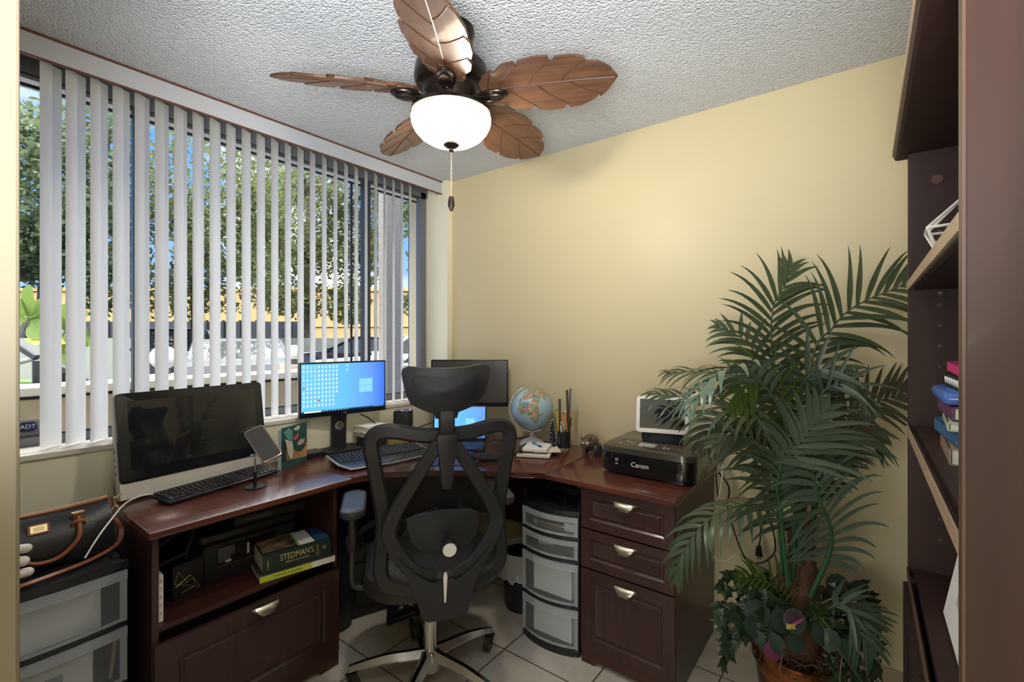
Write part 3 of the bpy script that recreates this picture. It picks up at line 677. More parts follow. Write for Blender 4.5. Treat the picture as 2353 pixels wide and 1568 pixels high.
# ---------------- bookcase ----------------
bx = 2.318; BY0, BY1 = -1.591, -.718; bd = .30
bk = thing('bookcase', 'tall dark cherry bookcase with open shelves at the right edge', 'bookcase', (bx, (BY0+BY1)/2, 0))
hw = (BY1-BY0)/2
b = B(); box(b, (bd/2+.001, -hw+.012, .90), (bd-.002, .024, 1.80), .001); obj('side_panel', b, BKW, bk, smooth=False)
b = B(); box(b, (bd/2+.001, hw-.012, .90), (bd-.002, .024, 1.80), .001); obj('side_panel', b, BKIN, bk, smooth=False)
b = B(); box(b, (.0005, -hw+.012, .90), (.003, .024, 1.80)); obj('front_edge', b, BKEDGE, bk, smooth=False)
b = B(); box(b, (bd-.004, 0, .90), (.006, 2*hw-.048, 1.76)); obj('back_panel', b, BKIN, bk, smooth=False)
b = B(); prism(b, [(-.022, 1.802), (-.026, 1.812), (-.026, 1.828), (-.018, 1.834), (bd, 1.834), (bd, 1.80), (-.016, 1.80)], -hw-.02, hw+.02, XZ); o = obj('top_board', b, BKIN, bk, smooth=False)
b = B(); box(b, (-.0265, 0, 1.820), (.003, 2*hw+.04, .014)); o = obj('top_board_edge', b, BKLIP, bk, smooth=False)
for z in (1.468, 1.112, .757):
    b = B(); box(b, (bd/2+.006, 0, z-.0), (bd-.016, 2*hw-.05, .020)); sh = obj('shelf', b, BKIN, bk, smooth=False)
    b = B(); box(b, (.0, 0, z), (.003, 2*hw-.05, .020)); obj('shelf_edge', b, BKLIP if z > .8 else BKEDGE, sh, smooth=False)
for s in (-1, 1):
    b = B(); panel_face(b, 0, 0, hw-.028, .66, -.008, .055); do = obj('door', b, BKIN, bk, M=Matrix.Translation((0, s*(hw/2-.012), .40)) @ Matrix.Rotation(-PI/2, 4, 'Z'))
b = B(); box(b, (bd/2+.01, 0, .03), (bd-.04, 2*hw-.05, .06)); obj('plinth', b, BKIN, bk, smooth=False)
b = B()
for x in (.06, ):
    for z in (.85, .90, .95, 1.0, 1.05, 1.17, 1.22, 1.27, 1.32, 1.37, 1.42, 1.54, 1.60): cyl(b, (x, hw-.0245, z), (x, hw-.026, z), .0035, n=10)
obj('shelf_pin_hole', b, mat('pin_hole', (.10, .05, .035)), bk)
b = B(); cyl(b, (.055, hw-.025, 1.725), (.055, hw-.029, 1.725), .011, n=20); obj('cover_cap', b, mat('cover_cap', (.09, .045, .033), rough=.5), bk)
b = B(); cyl(b, (.06, hw-.024, 1.448), (.06, hw-.036, 1.448), .005, n=12); obj('shelf_pin', b, CHROME, bk)
# wire ornament
wo_ = thing('wire_ornament', 'white geometric wire ornament on the upper bookcase shelf', 'ornament', (bx+.060, -1.115, 1.478))
P_ = [Vector(p) for p in ((0, 0, .115), (.05, .05, .06), (-.05, .055, .06), (-.055, -.05, .055), (.05, -.055, .06), (0, .035, 0), (.035, -.02, 0), (-.035, -.025, 0))]
b = B()
for i, j in ((0, 1), (0, 2), (0, 3), (0, 4), (1, 2), (2, 3), (3, 4), (4, 1), (5, 1), (5, 2), (6, 4), (6, 1), (7, 3), (7, 2), (5, 6), (6, 7), (7, 5)): cyl(b, P_[i]+Vector((0, 0, .003)), P_[j]+Vector((0, 0, .003)), .0026, n=6)
obj('wire', b, mat('white_wire', (.78, .74, .68), rough=.4), wo_)
# books: cover + pages (+ title band)
def book(name, label, c, size, rz, cover, pages=PAPER, group=None, spine='x', extra=None, M=None):
    o = thing(name, label, 'book', c, rz, group); w, d, h = size
    b = B(); box(b, (0, 0, h/2), (w-.006, d-.008, h-.005)); obj('pages', b, pages, o, smooth=False)
    b = B(); box(b, (0, 0, .0015), (w, d, .003), .0008); box(b, (0, 0, h-.0015), (w, d, .003), .0008); box(b, (0, -d/2+.0015, h/2), (w, .003, h), .0008); obj('cover', b, cover, o, smooth=False)
    return o
PAGE = mat('page_edges', (.80, .75, .64), rough=.8, var=(.70, .65, .54), vscale=(3, 3, 300))
def colr(n, h, r=.4): return mat(n, h, rough=r)
GB = 'books stacked on the middle bookcase shelf'
# stack: spine (local -Y) turned to the room (-X): rotz -90
zz = 1.122
for lab, w, d, h, m_, dy in (('tan hardback book at the bottom of the bookcase stack', .21, .15, .030, colr('book_tan', (.30, .22, .16)), 0),
        ('blue hardback book second from the bottom of the bookcase stack', .19, .14, .026, colr('book_blue', (.05, .13, .26)), .01),
        ('pale green book in the middle of the bookcase stack', .19, .13, .016, colr('book_pale_green', (.42, .50, .36)), -.005),
        ('purple and red book in the bookcase stack under the blue pouch', .18, .125, .024, colr('book_purple', (.14, .05, .12)), .004)):
    book('book', lab, (bx+.035+d/2, -1.085+dy, zz), (w, d, h), -PI/2+random.uniform(-.1, .1), m_, PAGE, GB); zz += h+.0008
ps = thing('pouch', 'shiny blue plastic pouch lying on the bookcase book stack', 'pouch', (bx+.095, -1.07, zz)); b = B(); box(b, (0, 0, .012), (.14, .19, .024), .010); obj('pouch', b, colr('pouch_blue', (.06, .16, .50), .2), ps); zz += .0248
for lab, w, d, h, m_ in (('black patterned book near the top of the bookcase stack', .17, .125, .026, colr('book_black', (.02, .015, .02))), ('bright pink and blue book on top of the bookcase stack', .17, .125, .020, colr('book_pink', (.62, .03, .20)))):
    o = book('book', lab, (bx+.045+d/2, -1.09, zz), (w, d, h), -PI/2+random.uniform(-.08, .08), m_, PAGE, GB); 
    b = B()
    if h > .022:
        for k in range(6): tube(b, [(-.07+.025*k, -d/2-.001, .018), (-.062+.025*k, -d/2-.001, .008), (-.054+.025*k, -d/2-.001, .018)], .0015, 5)
        obj('spine_pattern', b, PAPER, o)
    else: box(b, (0, .01, h+.0006), (.15, .10, .001)); obj('front_print', b, colr('print_blue', (.06, .28, .50)), o, smooth=False)
    zz += h+.002
pp = thing('paper_folder', 'leaning white paper folder on the lower bookcase shelf', 'folder', (bx+.05, -1.14, .767), 0)
b = B(); box(b, (.0, 0, .12), (.012, .36, .235), .003, M=Matrix.Rotation(math.radians(10), 4, 'Y')); obj('folder', b, PAPER, pp, smooth=False)
b = B(); box(b, (-.008, .02, .10), (.002, .12, .06), M=Matrix.Rotation(math.radians(10), 4, 'Y')); obj('label', b, mat('folder_print', (.55, .48, .46)), pp, smooth=False)
pp = thing('paper_folder', 'second white folder standing behind the leaning one on the lower shelf', 'folder', (bx+.11, -1.16, .767), 0)
b = B(); box(b, (0, 0, .13), (.03, .34, .25), .004, M=Matrix.Rotation(math.radians(10), 4, 'Y')); obj('folder', b, mat('folder_grey', (.62, .64, .68), rough=.5), pp, smooth=False)

# ---------------- ceiling fan ----------------
FC = CAM + (FW*1.60 + RT*((1037-1176.5)/FPX*1.60)); fx, fy = FC.x, FC.y
fan = thing('ceiling_fan', 'bronze ceiling fan with five carved leaf blades and lit glass bowl', 'ceiling fan', (fx, fy, H))
b = B(); lathe(b, [(0, 0), (.078, 0), (.080, -.012), (.072, -.035), (.058, -.060), (.04, -.075), (.035, -.10), (0, -.10)], 40); obj('canopy', b, BROWNM, fan)
b = B(); lathe(b, [(0, -.095), (.06, -.098), (.105, -.115), (.122, -.135), (.126, -.165), (.126, -.180), (.118, -.195), (.098, -.204), (.094, -.222), (.090, -.238), (.084, -.250), (.083, -.262), (.10, -.270), (.136, -.284), (.138, -.296), (.128, -.298), (0, -.296)], 48); obj('motor_housing', b, BROWNM, fan)
WBL = mat('carved_blade_wood', (.066, .032, .018), rough=.36, var=(.105, .052, .028), vscale=(5, 70, 70), coat=.3)
R0, R1 = .112, .560
# leaf outline: u along the blade (0..1), v half width
up_ = [(.0, .030), (.05, .054), (.11, .062), (.16, .048), (.165, .066), (.24, .084), (.33, .090), (.385, .074), (.395, .092), (.48, .099), (.58, .096), (.625, .078), (.635, .094), (.72, .090), (.82, .072), (.86, .056), (.87, .064), (.93, .042), (1.0, .0)]
lo_ = [(1.0, .0), (.95, .036), (.88, .058), (.80, .062), (.79, .080), (.70, .090), (.60, .090), (.56, .074), (.55, .097), (.44, .099), (.33, .090), (.315, .074), (.305, .093), (.21, .086), (.135, .060), (.125, .072), (.05, .056), (0, .030)]
LB = R1-R0
def blade_pt(u, v, h, droop=0):
    return Vector((R0+u*LB, v*1.06, h+.010*(1-(v/.1)**2)-.030*u*u))
for k in range(5):
    a = math.radians(20+72*k)
    Mb = Matrix.Rotation(a, 4, 'Z') @ Matrix.Translation((0, 0, -.236)) @ Matrix.Rotation(math.radians(-19), 4, 'X')
    b = B(); poly = up_[:-1]+[(u, -v) for u, v in lo_]
    # gridded leaf so that it can be cupped
    n = len(up_)
    us = sorted({u for u, _ in up_} | {u for u, _ in lo_})
    def wid(tab, u):
        tab = sorted(tab)
        for (a0, w0), (a1, w1) in zip(tab, tab[1:]):
            if a0 <= u <= a1: return w0+(w1-w0)*((u-a0)/(a1-a0) if a1 > a0 else 0)
        return 0
    top = []; bot = []
    for u in us:
        wu, wl = wid(up_, u), wid(lo_, u); vs = [wu, wu*.6, wu*.25, 0, -wl*.25, -wl*.6, -wl]
        top.append([b.verts.new(blade_pt(u, v, .004)) for v in vs]); bot.append([b.verts.new(blade_pt(u, v, -.004)) for v in vs])
    for i in range(len(us)-1):
        for j in range(6):
            b.faces.new((top[i][j], top[i+1][j], top[i+1][j+1], top[i][j+1])); b.faces.new((bot[i][j], bot[i][j+1], bot[i+1][j+1], bot[i+1][j]))
        for j, A in ((0, 0), (6, 6)): b.faces.new((top[i][A], bot[i][A], bot[i+1][A], top[i+1][A]))
    b.faces.new(top[0]+bot[0][::-1])
    bmesh.ops.remove_doubles(b, verts=b.verts, dist=1e-5)
    bl = obj('blade', b, WBL, fan, M=Mb)
    b = B()
    for hs in (-1, 1):
        tube(b, [blade_pt(u, 0, hs*.0042) for u in [i/10*.98 for i in range(11)]], .0026, 5)
        for u0, sd in ((.0, 1), (.20, 1), (.42, 1), (.66, 1), (.05, -1), (.14, -1), (.36, -1), (.60, -1)):
            pts = []
            tgt = {(.0, 1): .165, (.20, 1): .39, (.42, 1): .63, (.66, 1): .86, (.05, -1): .12, (.14, -1): .31, (.36, -1): .555, (.60, -1): .795}[(u0, sd)]
            wv = wid(up_ if sd > 0 else lo_, tgt)
            for i in range(7):
                q = i/6; pts.append(blade_pt(u0+(tgt-u0)*q**1.25, sd*wv*.97*q**.9, hs*.0042))
            tube(b, pts, .0022, 5)
    obj('vein', b, mat('vein_wood', (.060, .024, .011), rough=.4) if 'vein_wood' not in MATS else MATS['vein_wood'], bl)
    # blade iron with oval medallion
    b = B(); Mi = Matrix.Rotation(a, 4, 'Z') @ Matrix.Translation((0, 0, -.222))
    band(b, smooth_path([(.080, 0, -.020), (.10, 0, -.030), (.125, .0, -.032), (.15, 0, -.026)], 5), .034, .010, (0, 0, 1))
    sphere(b, (.150, 0, -.026), (.055, .032, .011), 20, 10); 
    tube(b, [(.150+.036*math.cos(2*PI*i/24), .019*math.sin(2*PI*i/24), -.036) for i in range(24)], .004, 6, closed=True)
    obj('blade_iron', b, BROWNM, fan, M=Mi)
BOWL = mat('lit_frosted_bowl', (.9, .85, .76), rough=.4, emit=.34, ecol=(1, .86, .66))
t_, b_ = nodes(BOWL)
tcn = N(t_, 'ShaderNodeTexCoord'); sx_ = N(t_, 'ShaderNodeSeparateXYZ'); t_.links.new(tcn.outputs['Object'], sx_.inputs[0])
b = B()
pr = [(.134, -.296), (.137, -.310), (.134, -.328), (.124, -.348), (.106, -.368), (.080, -.384), (.045, -.393), (.0, -.395)]
lathe(b, pr, 48); obj('glass_bowl', b, BOWL, fan)
b = B(); lathe(b, [(0, -.392), (.026, -.392), (.027, -.398), (.018, -.405), (.008, -.408), (.009, -.415), (.005, -.421), (0, -.422)], 24); obj('finial', b, BROWNM, fan)
b = B()
z = -.422; k = 0
while z > -.575:
    sphere(b, (0, 0, z), .0023, 8, 6); z -= .0045
obj('pull_chain', b, mat('brass_chain', (.72, .58, .42), rough=.3, metal=.6), fan)
b = B(); lathe(b, [(0, -.573), (.008, -.574), (.0115, -.592), (.0115, -.606), (.005, -.622), (0, -.624)], 14); obj('chain_pull', b, mat('dark_pull', (.02, .014, .01), rough=.4), fan)
pl_ = bpy.data.lights.new('fan_lamp', 'POINT'); pl_.energy = 25; pl_.color = (1, .94, .86); pl_.shadow_soft_size = .06
lo2 = bpy.data.objects.new('fan_lamp', pl_); COL.objects.link(lo2); lo2.location = (fx, fy, H-.335)
BOWLMIX = N(t_, 'ShaderNodeMixShader'); BOWLMIX.inputs[0].default_value = .55
tpb = N(t_, 'ShaderNodeBsdfTransparent'); tpb.inputs[0].default_value = (1, .96, .9, 1)
t_.links.new(b_.outputs[0], BOWLMIX.inputs[2]); t_.links.new(tpb.outputs[0], BOWLMIX.inputs[1]); t_.links.new(BOWLMIX.outputs[0], t_.nodes['Material Output'].inputs[0])

# ---------------- office chair ----------------
CH = (.887, -1.02, 0); CR = math.radians(53)
chair = thing('office_chair', 'black mesh office chair with headrest and polished star base', 'chair', CH, CR)
b = B(); lathe(b, [(0, .062), (.045, .062), (.048, .08), (.044, .118), (.034, .130), (0, .130)], 28); obj('hub', b, CHROME, chair)
view = [math.degrees(math.atan2(*(Vector(p[:2])-Vector(CH[:2])).yx)) for p in ((.949, -.712), (.612, -.868), (.647, -1.223))]
for k in range(5):
    a = math.radians(79.5+72*k)-CR
    u = Vector((math.cos(a), math.sin(a), 0)); b = B()
    P = smooth_path([Vector((0, 0, .112))+u*.02, Vector((0, 0, .108))+u*.08, Vector((0, 0, .104))+u*.16, Vector((0, 0, .090))+u*.24, Vector((0, 0, .074))+u*.305], 5); n = len(P)
    band(b, P, [.062-.024*i/(n-1) for i in range(n)], [.050-.024*i/(n-1) for i in range(n)], (0, 0, 1), rnd=.45)
    lg = obj('base_leg', b, CHROME, chair)
    cp = u*.300
    sw = random.uniform(-.9, .9) if k else 0.5; f = Vector((math.cos(a+sw), math.sin(a+sw), 0)); s_ = Vector((-f.y, f.x, 0))
    b = B(); cyl(b, cp+Vector((0, 0, .05)), cp+Vector((0, 0, .072)), .012, n=14)
    for q in (-1, 1): band(b, [cp+f*.0+s_*.016*q+Vector((0, 0, .062)), cp-f*.012+s_*.016*q+Vector((0, 0, .045)), cp-f*.02+s_*.016*q+Vector((0, 0, .03))], .012, .006, s_)
    band(b, [cp-s_*.02+Vector((0, 0, .06)), cp+s_*.02+Vector((0, 0, .06))], .016, .01, (0, 0, 1)); obj('caster_fork', b, BLK, chair)
    b = B(); wc_ = cp-f*.02+Vector((0, 0, .0305))
    cyl(b, wc_-s_*.011, wc_+s_*.011, .030, n=24); o = obj('caster_wheel', b, mat('wheel_rubber', (.045, .035, .022), rough=.3) if 'wheel_rubber' not in MATS else MATS['wheel_rubber'], chair)
b = B(); cyl(b, (0, 0, .125), (0, 0, .34), .026, n=24); obj('gas_lift', b, CHROME, chair)
b = B(); cyl(b, (0, 0, .33), (0, 0, .40), .035, n=20); box(b, (0, .02, .405), (.20, .28, .05), .012); obj('seat_mechanism', b, BLK, chair)
# seat: rounded cushion
b = B(); sp_ = rrect(.50, .49, .14, 6)
rows = []
for z, k in ((.405, .90), (.425, .985), (.455, 1.0), (.485, .965), (.500, .88), (.505, .6), (.503, .2)):
    rows.append([b.verts.new((x*k, y*k+.06, z-.03*max(0, (y-.12))/.13)) for x, y in sp_])
for A, C in zip(rows, rows[1:]):
    for i in range(len(A)): j = (i+1) % len(A); b.faces.new((A[i], A[j], C[j], C[i]))
b.faces.new(rows[0][::-1]); b.faces.new(rows[-1]); obj('seat', b, CHAIRK, chair)
# arms
for s in (-1, 1):
    x = s*.285; b = B()
    band(b, smooth_path([(s*.20, .02, .40), (s*.27, .02, .405), (x+.004*s, .02, .44), (x+.004*s, .03, .52), (x, .045, .69)], 5), .020, .045, (0, 1, 0), rnd=.3); obj('arm_bracket', b, GREYP, chair)
    b = B(); box(b, (x+.004*s, .035, .60), (.030, .060, .13), .008); box(b, (x+.022*s, .03, .575), (.008, .02, .03), .003); obj('arm_sleeve', b, BLK, chair)
    b = B(); pd = rrect(.092, .27, .042, 6)
    rr = []
    for z, k in ((.682, .80), (.690, .96), (.702, 1.0), (.712, .95), (.717, .80), (.7165, .4)):
        rr.append([b.verts.new((x+px_*k, .06+py_*(1-(1-k)*.5), z)) for px_, py_ in pd])
    for A, C in zip(rr, rr[1:]):
        for i in range(len(A)): j = (i+1) % len(A); b.faces.new((A[i], A[j], C[j], C[i]))
    b.faces.new(rr[0][::-1]); b.faces.new(rr[-1]); obj('arm_pad', b, PAD, chair)
# back: outline given in a plane, x across, z up, y slightly curved and raked
YB = -.25
def bp_(px, pz, dy=0):
    x = (px-1001)*.001463; z = 1.3403-(pz-776.5)*.001466
    return Vector((x, YB+.035*(x/.25)**2-.06*max(0, z-.55)/.5*.6+dy, z))
OUT = [(1013, 996), (960, 994), (905, 984), (874, 985), (857, 996), (853, 1018), (860, 1060), (870, 1115), (878, 1165), (880, 1200), (876, 1250), (873, 1295), (880, 1325), (905, 1342), (950, 1352)]
OUTR = [(2026-x, y) for x, y in OUT][::-1]
loop = OUT+[(1013, 1360)]+OUTR[:-1]
b = B(); band(b, smooth_path([bp_(*p) for p in loop], 5, closed=True), .050, .024, (0, 1, 0), closed=True, rnd=.35); obj('back_frame', b, CHAIRP, chair)
# mesh fabric
MESHM = mat('chair_mesh_fabric', (.010, .010, .012), rough=.7)
t_, b_ = nodes(MESHM); tc = N(t_, 'ShaderNodeTexCoord'); sp = N(t_, 'ShaderNodeSeparateXYZ'); t_.links.new(tc.outputs['Object'], sp.inputs[0])
k_ = 1/.0062
ua = mth(t_, 'ADD', sp.outputs[0], sp.outputs[2]); ub = mth(t_, 'SUBTRACT', sp.outputs[0], sp.outputs[2])
def hole(o): return mth(t_, 'ABSOLUTE', mth(t_, 'SUBTRACT', mth(t_, 'FRACT', mth(t_, 'MULTIPLY', o, k_)), .5))
mxh = mth(t_, 'MAXIMUM', hole(ua), hole(ub)); al = mth(t_, 'GREATER_THAN', mxh, .365)
t_.links.new(al, b_.inputs['Alpha'])
b = B(); rowsz = [(992, .0)]
nz_ = 22; nx_ = 17; G = []
def outline_x(y):
    pts = [p for p in OUT[4:]]
    best = 160
    for (xa, ya), (xb, yb) in zip(pts, pts[1:]):
        if ya <= y <= yb and yb > ya: return 1013-(xa+(xb-xa)*(y-ya)/(yb-ya))
    return 1013-pts[0][0] if y < pts[0][1] else 1013-pts[-1][0]
for i in range(nz_):
    y = 998+(1345-998)*i/(nz_-1); w = outline_x(y); row = []
    for j in range(nx_):
        f = j/(nx_-1)*2-1; row.append(b.verts.new(bp_(1013+f*w, y, .008+.012*(1-f*f))))
    G.append(row)
for i in range(nz_-1):
    for j in range(nx_-1): b.faces.new((G[i][j], G[i][j+1], G[i+1][j+1], G[i+1][j]))
obj('back_mesh', b, MESHM, chair)
# rhombus struts and the lower yoke plate
for s in (-1, 1):
    st = [(1013+s*14, 1012), (1013+s*34, 1035), (1013+s*72, 1096), (1013+s*104, 1150), (1013+s*120, 1186), (1013+s*122, 1206), (1013+s*110, 1238), (1013+s*86, 1276), (1013+s*56, 1304), (1013+s*20, 1318)]
    b = B(); P = smooth_path([bp_(*p, -.030-.012*math.sin(PI*i/(len(st)-1))) for i, p in enumerate(st)], 5); n = len(P)
    band(b, P, [.042+.012*i/n for i in range(n)], .016, (0, 1, 0), rnd=.3); obj('back_strut', b, CHAIRP, chair)
hole_l = [(1013-122, 1228), (1013-100, 1262), (1013-70, 1298), (1013-34, 1322), (1013, 1328)]
lower = [(1013-130, 1215), (1013-114, 1250), (1013-86, 1300), (1013-64, 1345), (1013-56, 1380), (1013-53, 1400), (1013-36, 1410)]
b = B()
plate = [(x, y) for x, y in hole_l]+[(2026-x, y) for x, y in hole_l[:-1]][::-1]+[(2026-x, y) for x, y in lower]+lower[::-1]
prism(b, plate, -.050, -.022, lambda u, v, h: bp_(u, v, h), .004); obj('back_yoke', b, CHAIRP, chair)
b = B(); band(b, smooth_path([bp_(1004, 1345, -.028), bp_(1002, 1390, -.018), Vector((0, -.17, .40)), Vector((0, -.06, .395))], 5), .10, .04, (0, 1, .6), rnd=.45); obj('recline_arm', b, CHAIRP, chair)
b = B(); prism(b, [(1010, 1302), (1013, 1299), (1017, 1302), (1018, 1312), (1014.5, 1366), (1012, 1368), (1010.5, 1366), (1008.5, 1312)], -.056, -.050, lambda u, v, h: bp_(u, v, h), .001); o = obj('trim_badge', b, WHP, chair); o['label'] = 'slim white trim strip'
# lumbar pad and knob
b = B(); lp = [(930, 1182), (950, 1173), (1013, 1167), (1076, 1173), (1092, 1182), (1096, 1200), (1088, 1232), (1068, 1252), (1013, 1262), (958, 1252), (938, 1232), (928, 1200)]
prism(b, lp, -.030, .0, lambda u, v, h: bp_(u, v, h), .008); obj('lumbar_pad', b, BLKM, chair)
k0 = bp_(1016, 1222, -.035); k1 = bp_(1018, 1232, -.075)
b = B(); cyl(b, k0, k1, .011, .016, n=18); cyl(b, k1, k1+Vector((0, -.010, -.003)), .026, n=28)
for i in range(20): cyl(b, k1+Vector((.0265*math.cos(2*PI*i/20), -.001, .0265*math.sin(2*PI*i/20))), k1+Vector((.0265*math.cos(2*PI*i/20), -.018, .0265*math.sin(2*PI*i/20)-.004)), .0028, n=6)
cyl(b, k1+Vector((0, -.010, -.003)), k1+Vector((0, -.02, -.005)), .026, .025, n=28); obj('lumbar_knob', b, BLKM, chair)
b = B(); cyl(b, k1+Vector((0, -.02, -.005)), k1+Vector((0, -.026, -.006)), .0225, .021, n=28); o = obj('knob_cap', b, WHP, chair); o['label'] = 'round white knob cap'
# headrest post and headrest
b = B(); prism(b, [(992, 995), (996, 1030), (1000, 1060), (1001, 1095), (1006, 1110), (1024, 1110), (1030, 1095), (1030, 1060), (1034, 1030), (1038, 995), (1032, 988), (998, 988)], -.058, -.018, lambda u, v, h: bp_(u, v, h), .004); obj('headrest_bracket', b, CHAIRP, chair)
b = B(); band(b, smooth_path([bp_(1015, 1060, -.03), bp_(1015, 1000, -.030), bp_(1015, 955, -.028), bp_(1015, 930, -.012)], 5), .052, .018, (0, 1, 0), rnd=.3); obj('headrest_post', b, BLK, chair)
def hr(px, pz, h):
    v = bp_(1001+(px-1001)*1.03, pz, 0); v.y = YB-.045+.10*((px-1016)/105)**2*.55+h-.03*(1-abs(pz-890)/60); return v
hp = [(921, 858), (923, 848), (935, 842), (975, 845), (1016, 846), (1060, 844), (1100, 839), (1114, 841), (1120, 850), (1117, 868), (1104, 905), (1094, 922), (1070, 936), (1040, 946), (990, 948), (965, 938), (940, 925), (931, 905), (924, 875)]
def grid_shell(bm, poly, h0, h1, fn, cx, cy, n=6):
    A = []; C = []
    for i in range(n+1):
        k = 1-i/n*.999
        A.append([bm.verts.new(fn(cx+(u-cx)*k, cy+(v-cy)*k, h0)) for u, v in poly]); C.append([bm.verts.new(fn(cx+(u-cx)*k, cy+(v-cy)*k, h1)) for u, v in poly])
    m = len(poly)
    for i in range(n):
        for j in range(m):
            q = (j+1) % m; bm.faces.new((A[i][j], A[i][q], A[i+1][q], A[i+1][j])); bm.faces.new((C[i][j], C[i+1][j], C[i+1][q], C[i][q]))
    for j in range(m): q = (j+1) % m; bm.faces.new((A[0][j], C[0][j], C[0][q], A[0][q]))
b = B(); grid_shell(b, hp, 0, .018, hr, 1016, 893); obj('headrest_shell', b, CHAIRP, chair)
b = B(); hp2 = [(1016+(u-1016)*.985, 890+(v-890)*.97-2) for u, v in hp]; grid_shell(b, hp2, .019, .045, hr, 1016, 893); obj('headrest_pad', b, CHAIRK, chair)
b = B(); hp3 = [(942, 870), (950, 861), (1016, 864), (1082, 857), (1092, 865), (1078, 908), (1062, 922), (1042, 932), (1038, 956), (992, 956), (988, 932), (965, 920), (952, 905)]; grid_shell(b, hp3, -.020, .002, hr, 1016, 893); obj('headrest_hinge_cover', b, mat('headrest_cover_black', (.006, .006, .007), rough=.6), chair)
# ---------------- things on the desks ----------------
def emis(name, col, k=1.0):
    k *= .66
    return mat(name, (.0, .0, .0), rough=.3, emit=k, ecol=lin(col) if isinstance(col, str) else col)
KEYC = mat('keyboard_keys', (.016, .017, .019), rough=.4); KEYL = mat('key_legend', (.55, .55, .55), rough=.5)
def keyboard(label, loc, rz, w, d, body, rows_w=None, wrist=0, lip=None):
    k = thing('keyboard', label, 'keyboard', loc, rz, None)
    tl = math.radians(5); Mt = Matrix.Rotation(tl, 4, 'X') @ Matrix.Translation((0, 0, .010))
    b = B(); box(b, (0, 0, 0), (w, d, .012), .004, M=Mt)
    if wrist: prism(b, [(-w/2+.004, -d/2+.01), (w/2-.004, -d/2+.01), (w/2-.03, -d/2-wrist), (0, -d/2-wrist*1.2), (-w/2+.03, -d/2-wrist)], -.004, .006, lambda u, v, h: Mt @ Vector((u, v, h-.05*(max(0, -v-d/2)))), .002)
    for s in (-1, 1): box(b, (s*w*.38, d*.40, .008), (.05, .02, .016), .002)
    obj('body', b, body, k)
    if lip:
        b = B(); tube(b, [Mt @ Vector(p) for p in ((-w/2, d/2, .002), (-w/2, -d/2, .002))]+([Mt @ Vector((-w/2+.03, -d/2-wrist, -.003)), Mt @ Vector((0, -d/2-wrist*1.2, -.005)), Mt @ Vector((w/2-.03, -d/2-wrist, -.003))] if wrist else [])+[Mt @ Vector(p) for p in ((w/2, -d/2, .002), (w/2, d/2, .002))], .005, 8); obj('silver_edge', b, lip, k)
    b = B(); bl = B(); x0 = -w/2+.010; pit = .0186; kd = (d-.018)/6; R_ = random.Random(4)
    for r in range(6):
        y = d/2-.010-kd*(r+.5); x = x0; cnt = 0
        while x < w/2-.02:
            kw = pit
            if r == 5 and cnt == 3: kw = pit*5.5
            elif r in (2, 3, 4) and cnt in (0, 12): kw = pit*1.6
            gap = 0
            if x-x0 > w*.655 and x-x0 < w*.67: x += .008
            if x+kw > w/2-.008: break
            hh = .004 if r else .003
            box(b, (x+kw/2, y, .006+hh/2), (kw-.0028, kd*(.84 if r else .62), hh), .0009, M=Mt, seg=1)
            if kw < .04 and R_.random() < .8: box(bl, (x+kw*.38, y+kd*.12, .0064+hh), (.0034, .0036, .0003), M=Mt)
            x += kw; cnt += 1
            if x-x0 > w*.66 and x-x0 < w*.70: x += .004
    obj('keys', b, KEYC, k, smooth=False); obj('key_legends', bl, KEYL, k, smooth=False)
    return k
# all-in-one computer
A0 = Vector((.131, -1.795, DZ)); A1 = Vector((.069, -1.285, DZ)); ax = (A1-A0).normalized(); an = Vector((ax.y, -ax.x, 0)); w_ = .545
aio = thing('computer', 'large white all-in-one computer with switched-off screen on the left desk', 'computer', A0+ax*(w_/2), math.atan2(ax.y, ax.x))
Mt = Matrix.Translation((0, 0, .004)) @ Matrix.Rotation(math.radians(-8), 4, 'X')
hA = .386
b = B(); prism(b, rrect(w_, hA, .012, 4, 0, hA/2), .012, .040, lambda u, v, h: Mt @ Vector((u, h, v)), .004)
prism(b, [(-.17, .09), (.17, .09), (.15, .32), (-.15, .32)], .040, .062, lambda u, v, h: Mt @ Vector((u, h, v)), .006); obj('casing', b, WHP, aio)
b = B(); prism(b, [(-w_/2, .004), (w_/2, .004), (w_/2, .062), (-w_/2, .062)], .0, .014, lambda u, v, h: Mt @ Vector((u, h, v)), .002); o = obj('chin', b, BEIGP, aio, smooth=False); o['label'] = 'pale chin under the screen'
b = B(); prism(b, rrect(w_-.004, hA-.062, .014, 5, 0, .062+(hA-.062)/2), -.003, .012, lambda u, v, h: Mt @ Vector((u, h, v)), .002); obj('bezel', b, BEZ, aio)
b = B(); prism(b, rrect(w_-.072, hA-.135, .001, 1, 0, .105+(hA-.135)/2), -.0042, -.002, lambda u, v, h: Mt @ Vector((u, h, v))); obj('screen', b, LCD, aio, smooth=False)
text('logo', 'DELL', .011, GREYP, aio, Mt @ frame((0, -.0035, .083), (1, 0, 0), (0, 0, 1)), .0003)
b = B()
for z in (.10, .125, .15, .178): box(b, (-w_/2-.0003, .026, z), (.001, .005, .012), M=Mt)
obj('side_port', b, GREYP, aio, smooth=False)
b = B(); prism(b, [(-.10, 0), (.10, 0), (.10, .012), (-.10, .012)], .04, .19, XZ); obj('stand_foot', b, WHP, aio, smooth=False)
k0 = Vector((.304, -1.690, 0)); k1 = Vector((.212, -1.268, 0)); kx = (k1-k0).normalized(); kn = Vector((-kx.y, kx.x, 0)); kc = (k0+k1)/2+kn*.075
keyboard('slim black keyboard in front of the white all-in-one computer', (kc.x, kc.y, DZ+.004), math.atan2(kx.y, kx.x), .445, .132, BLK)
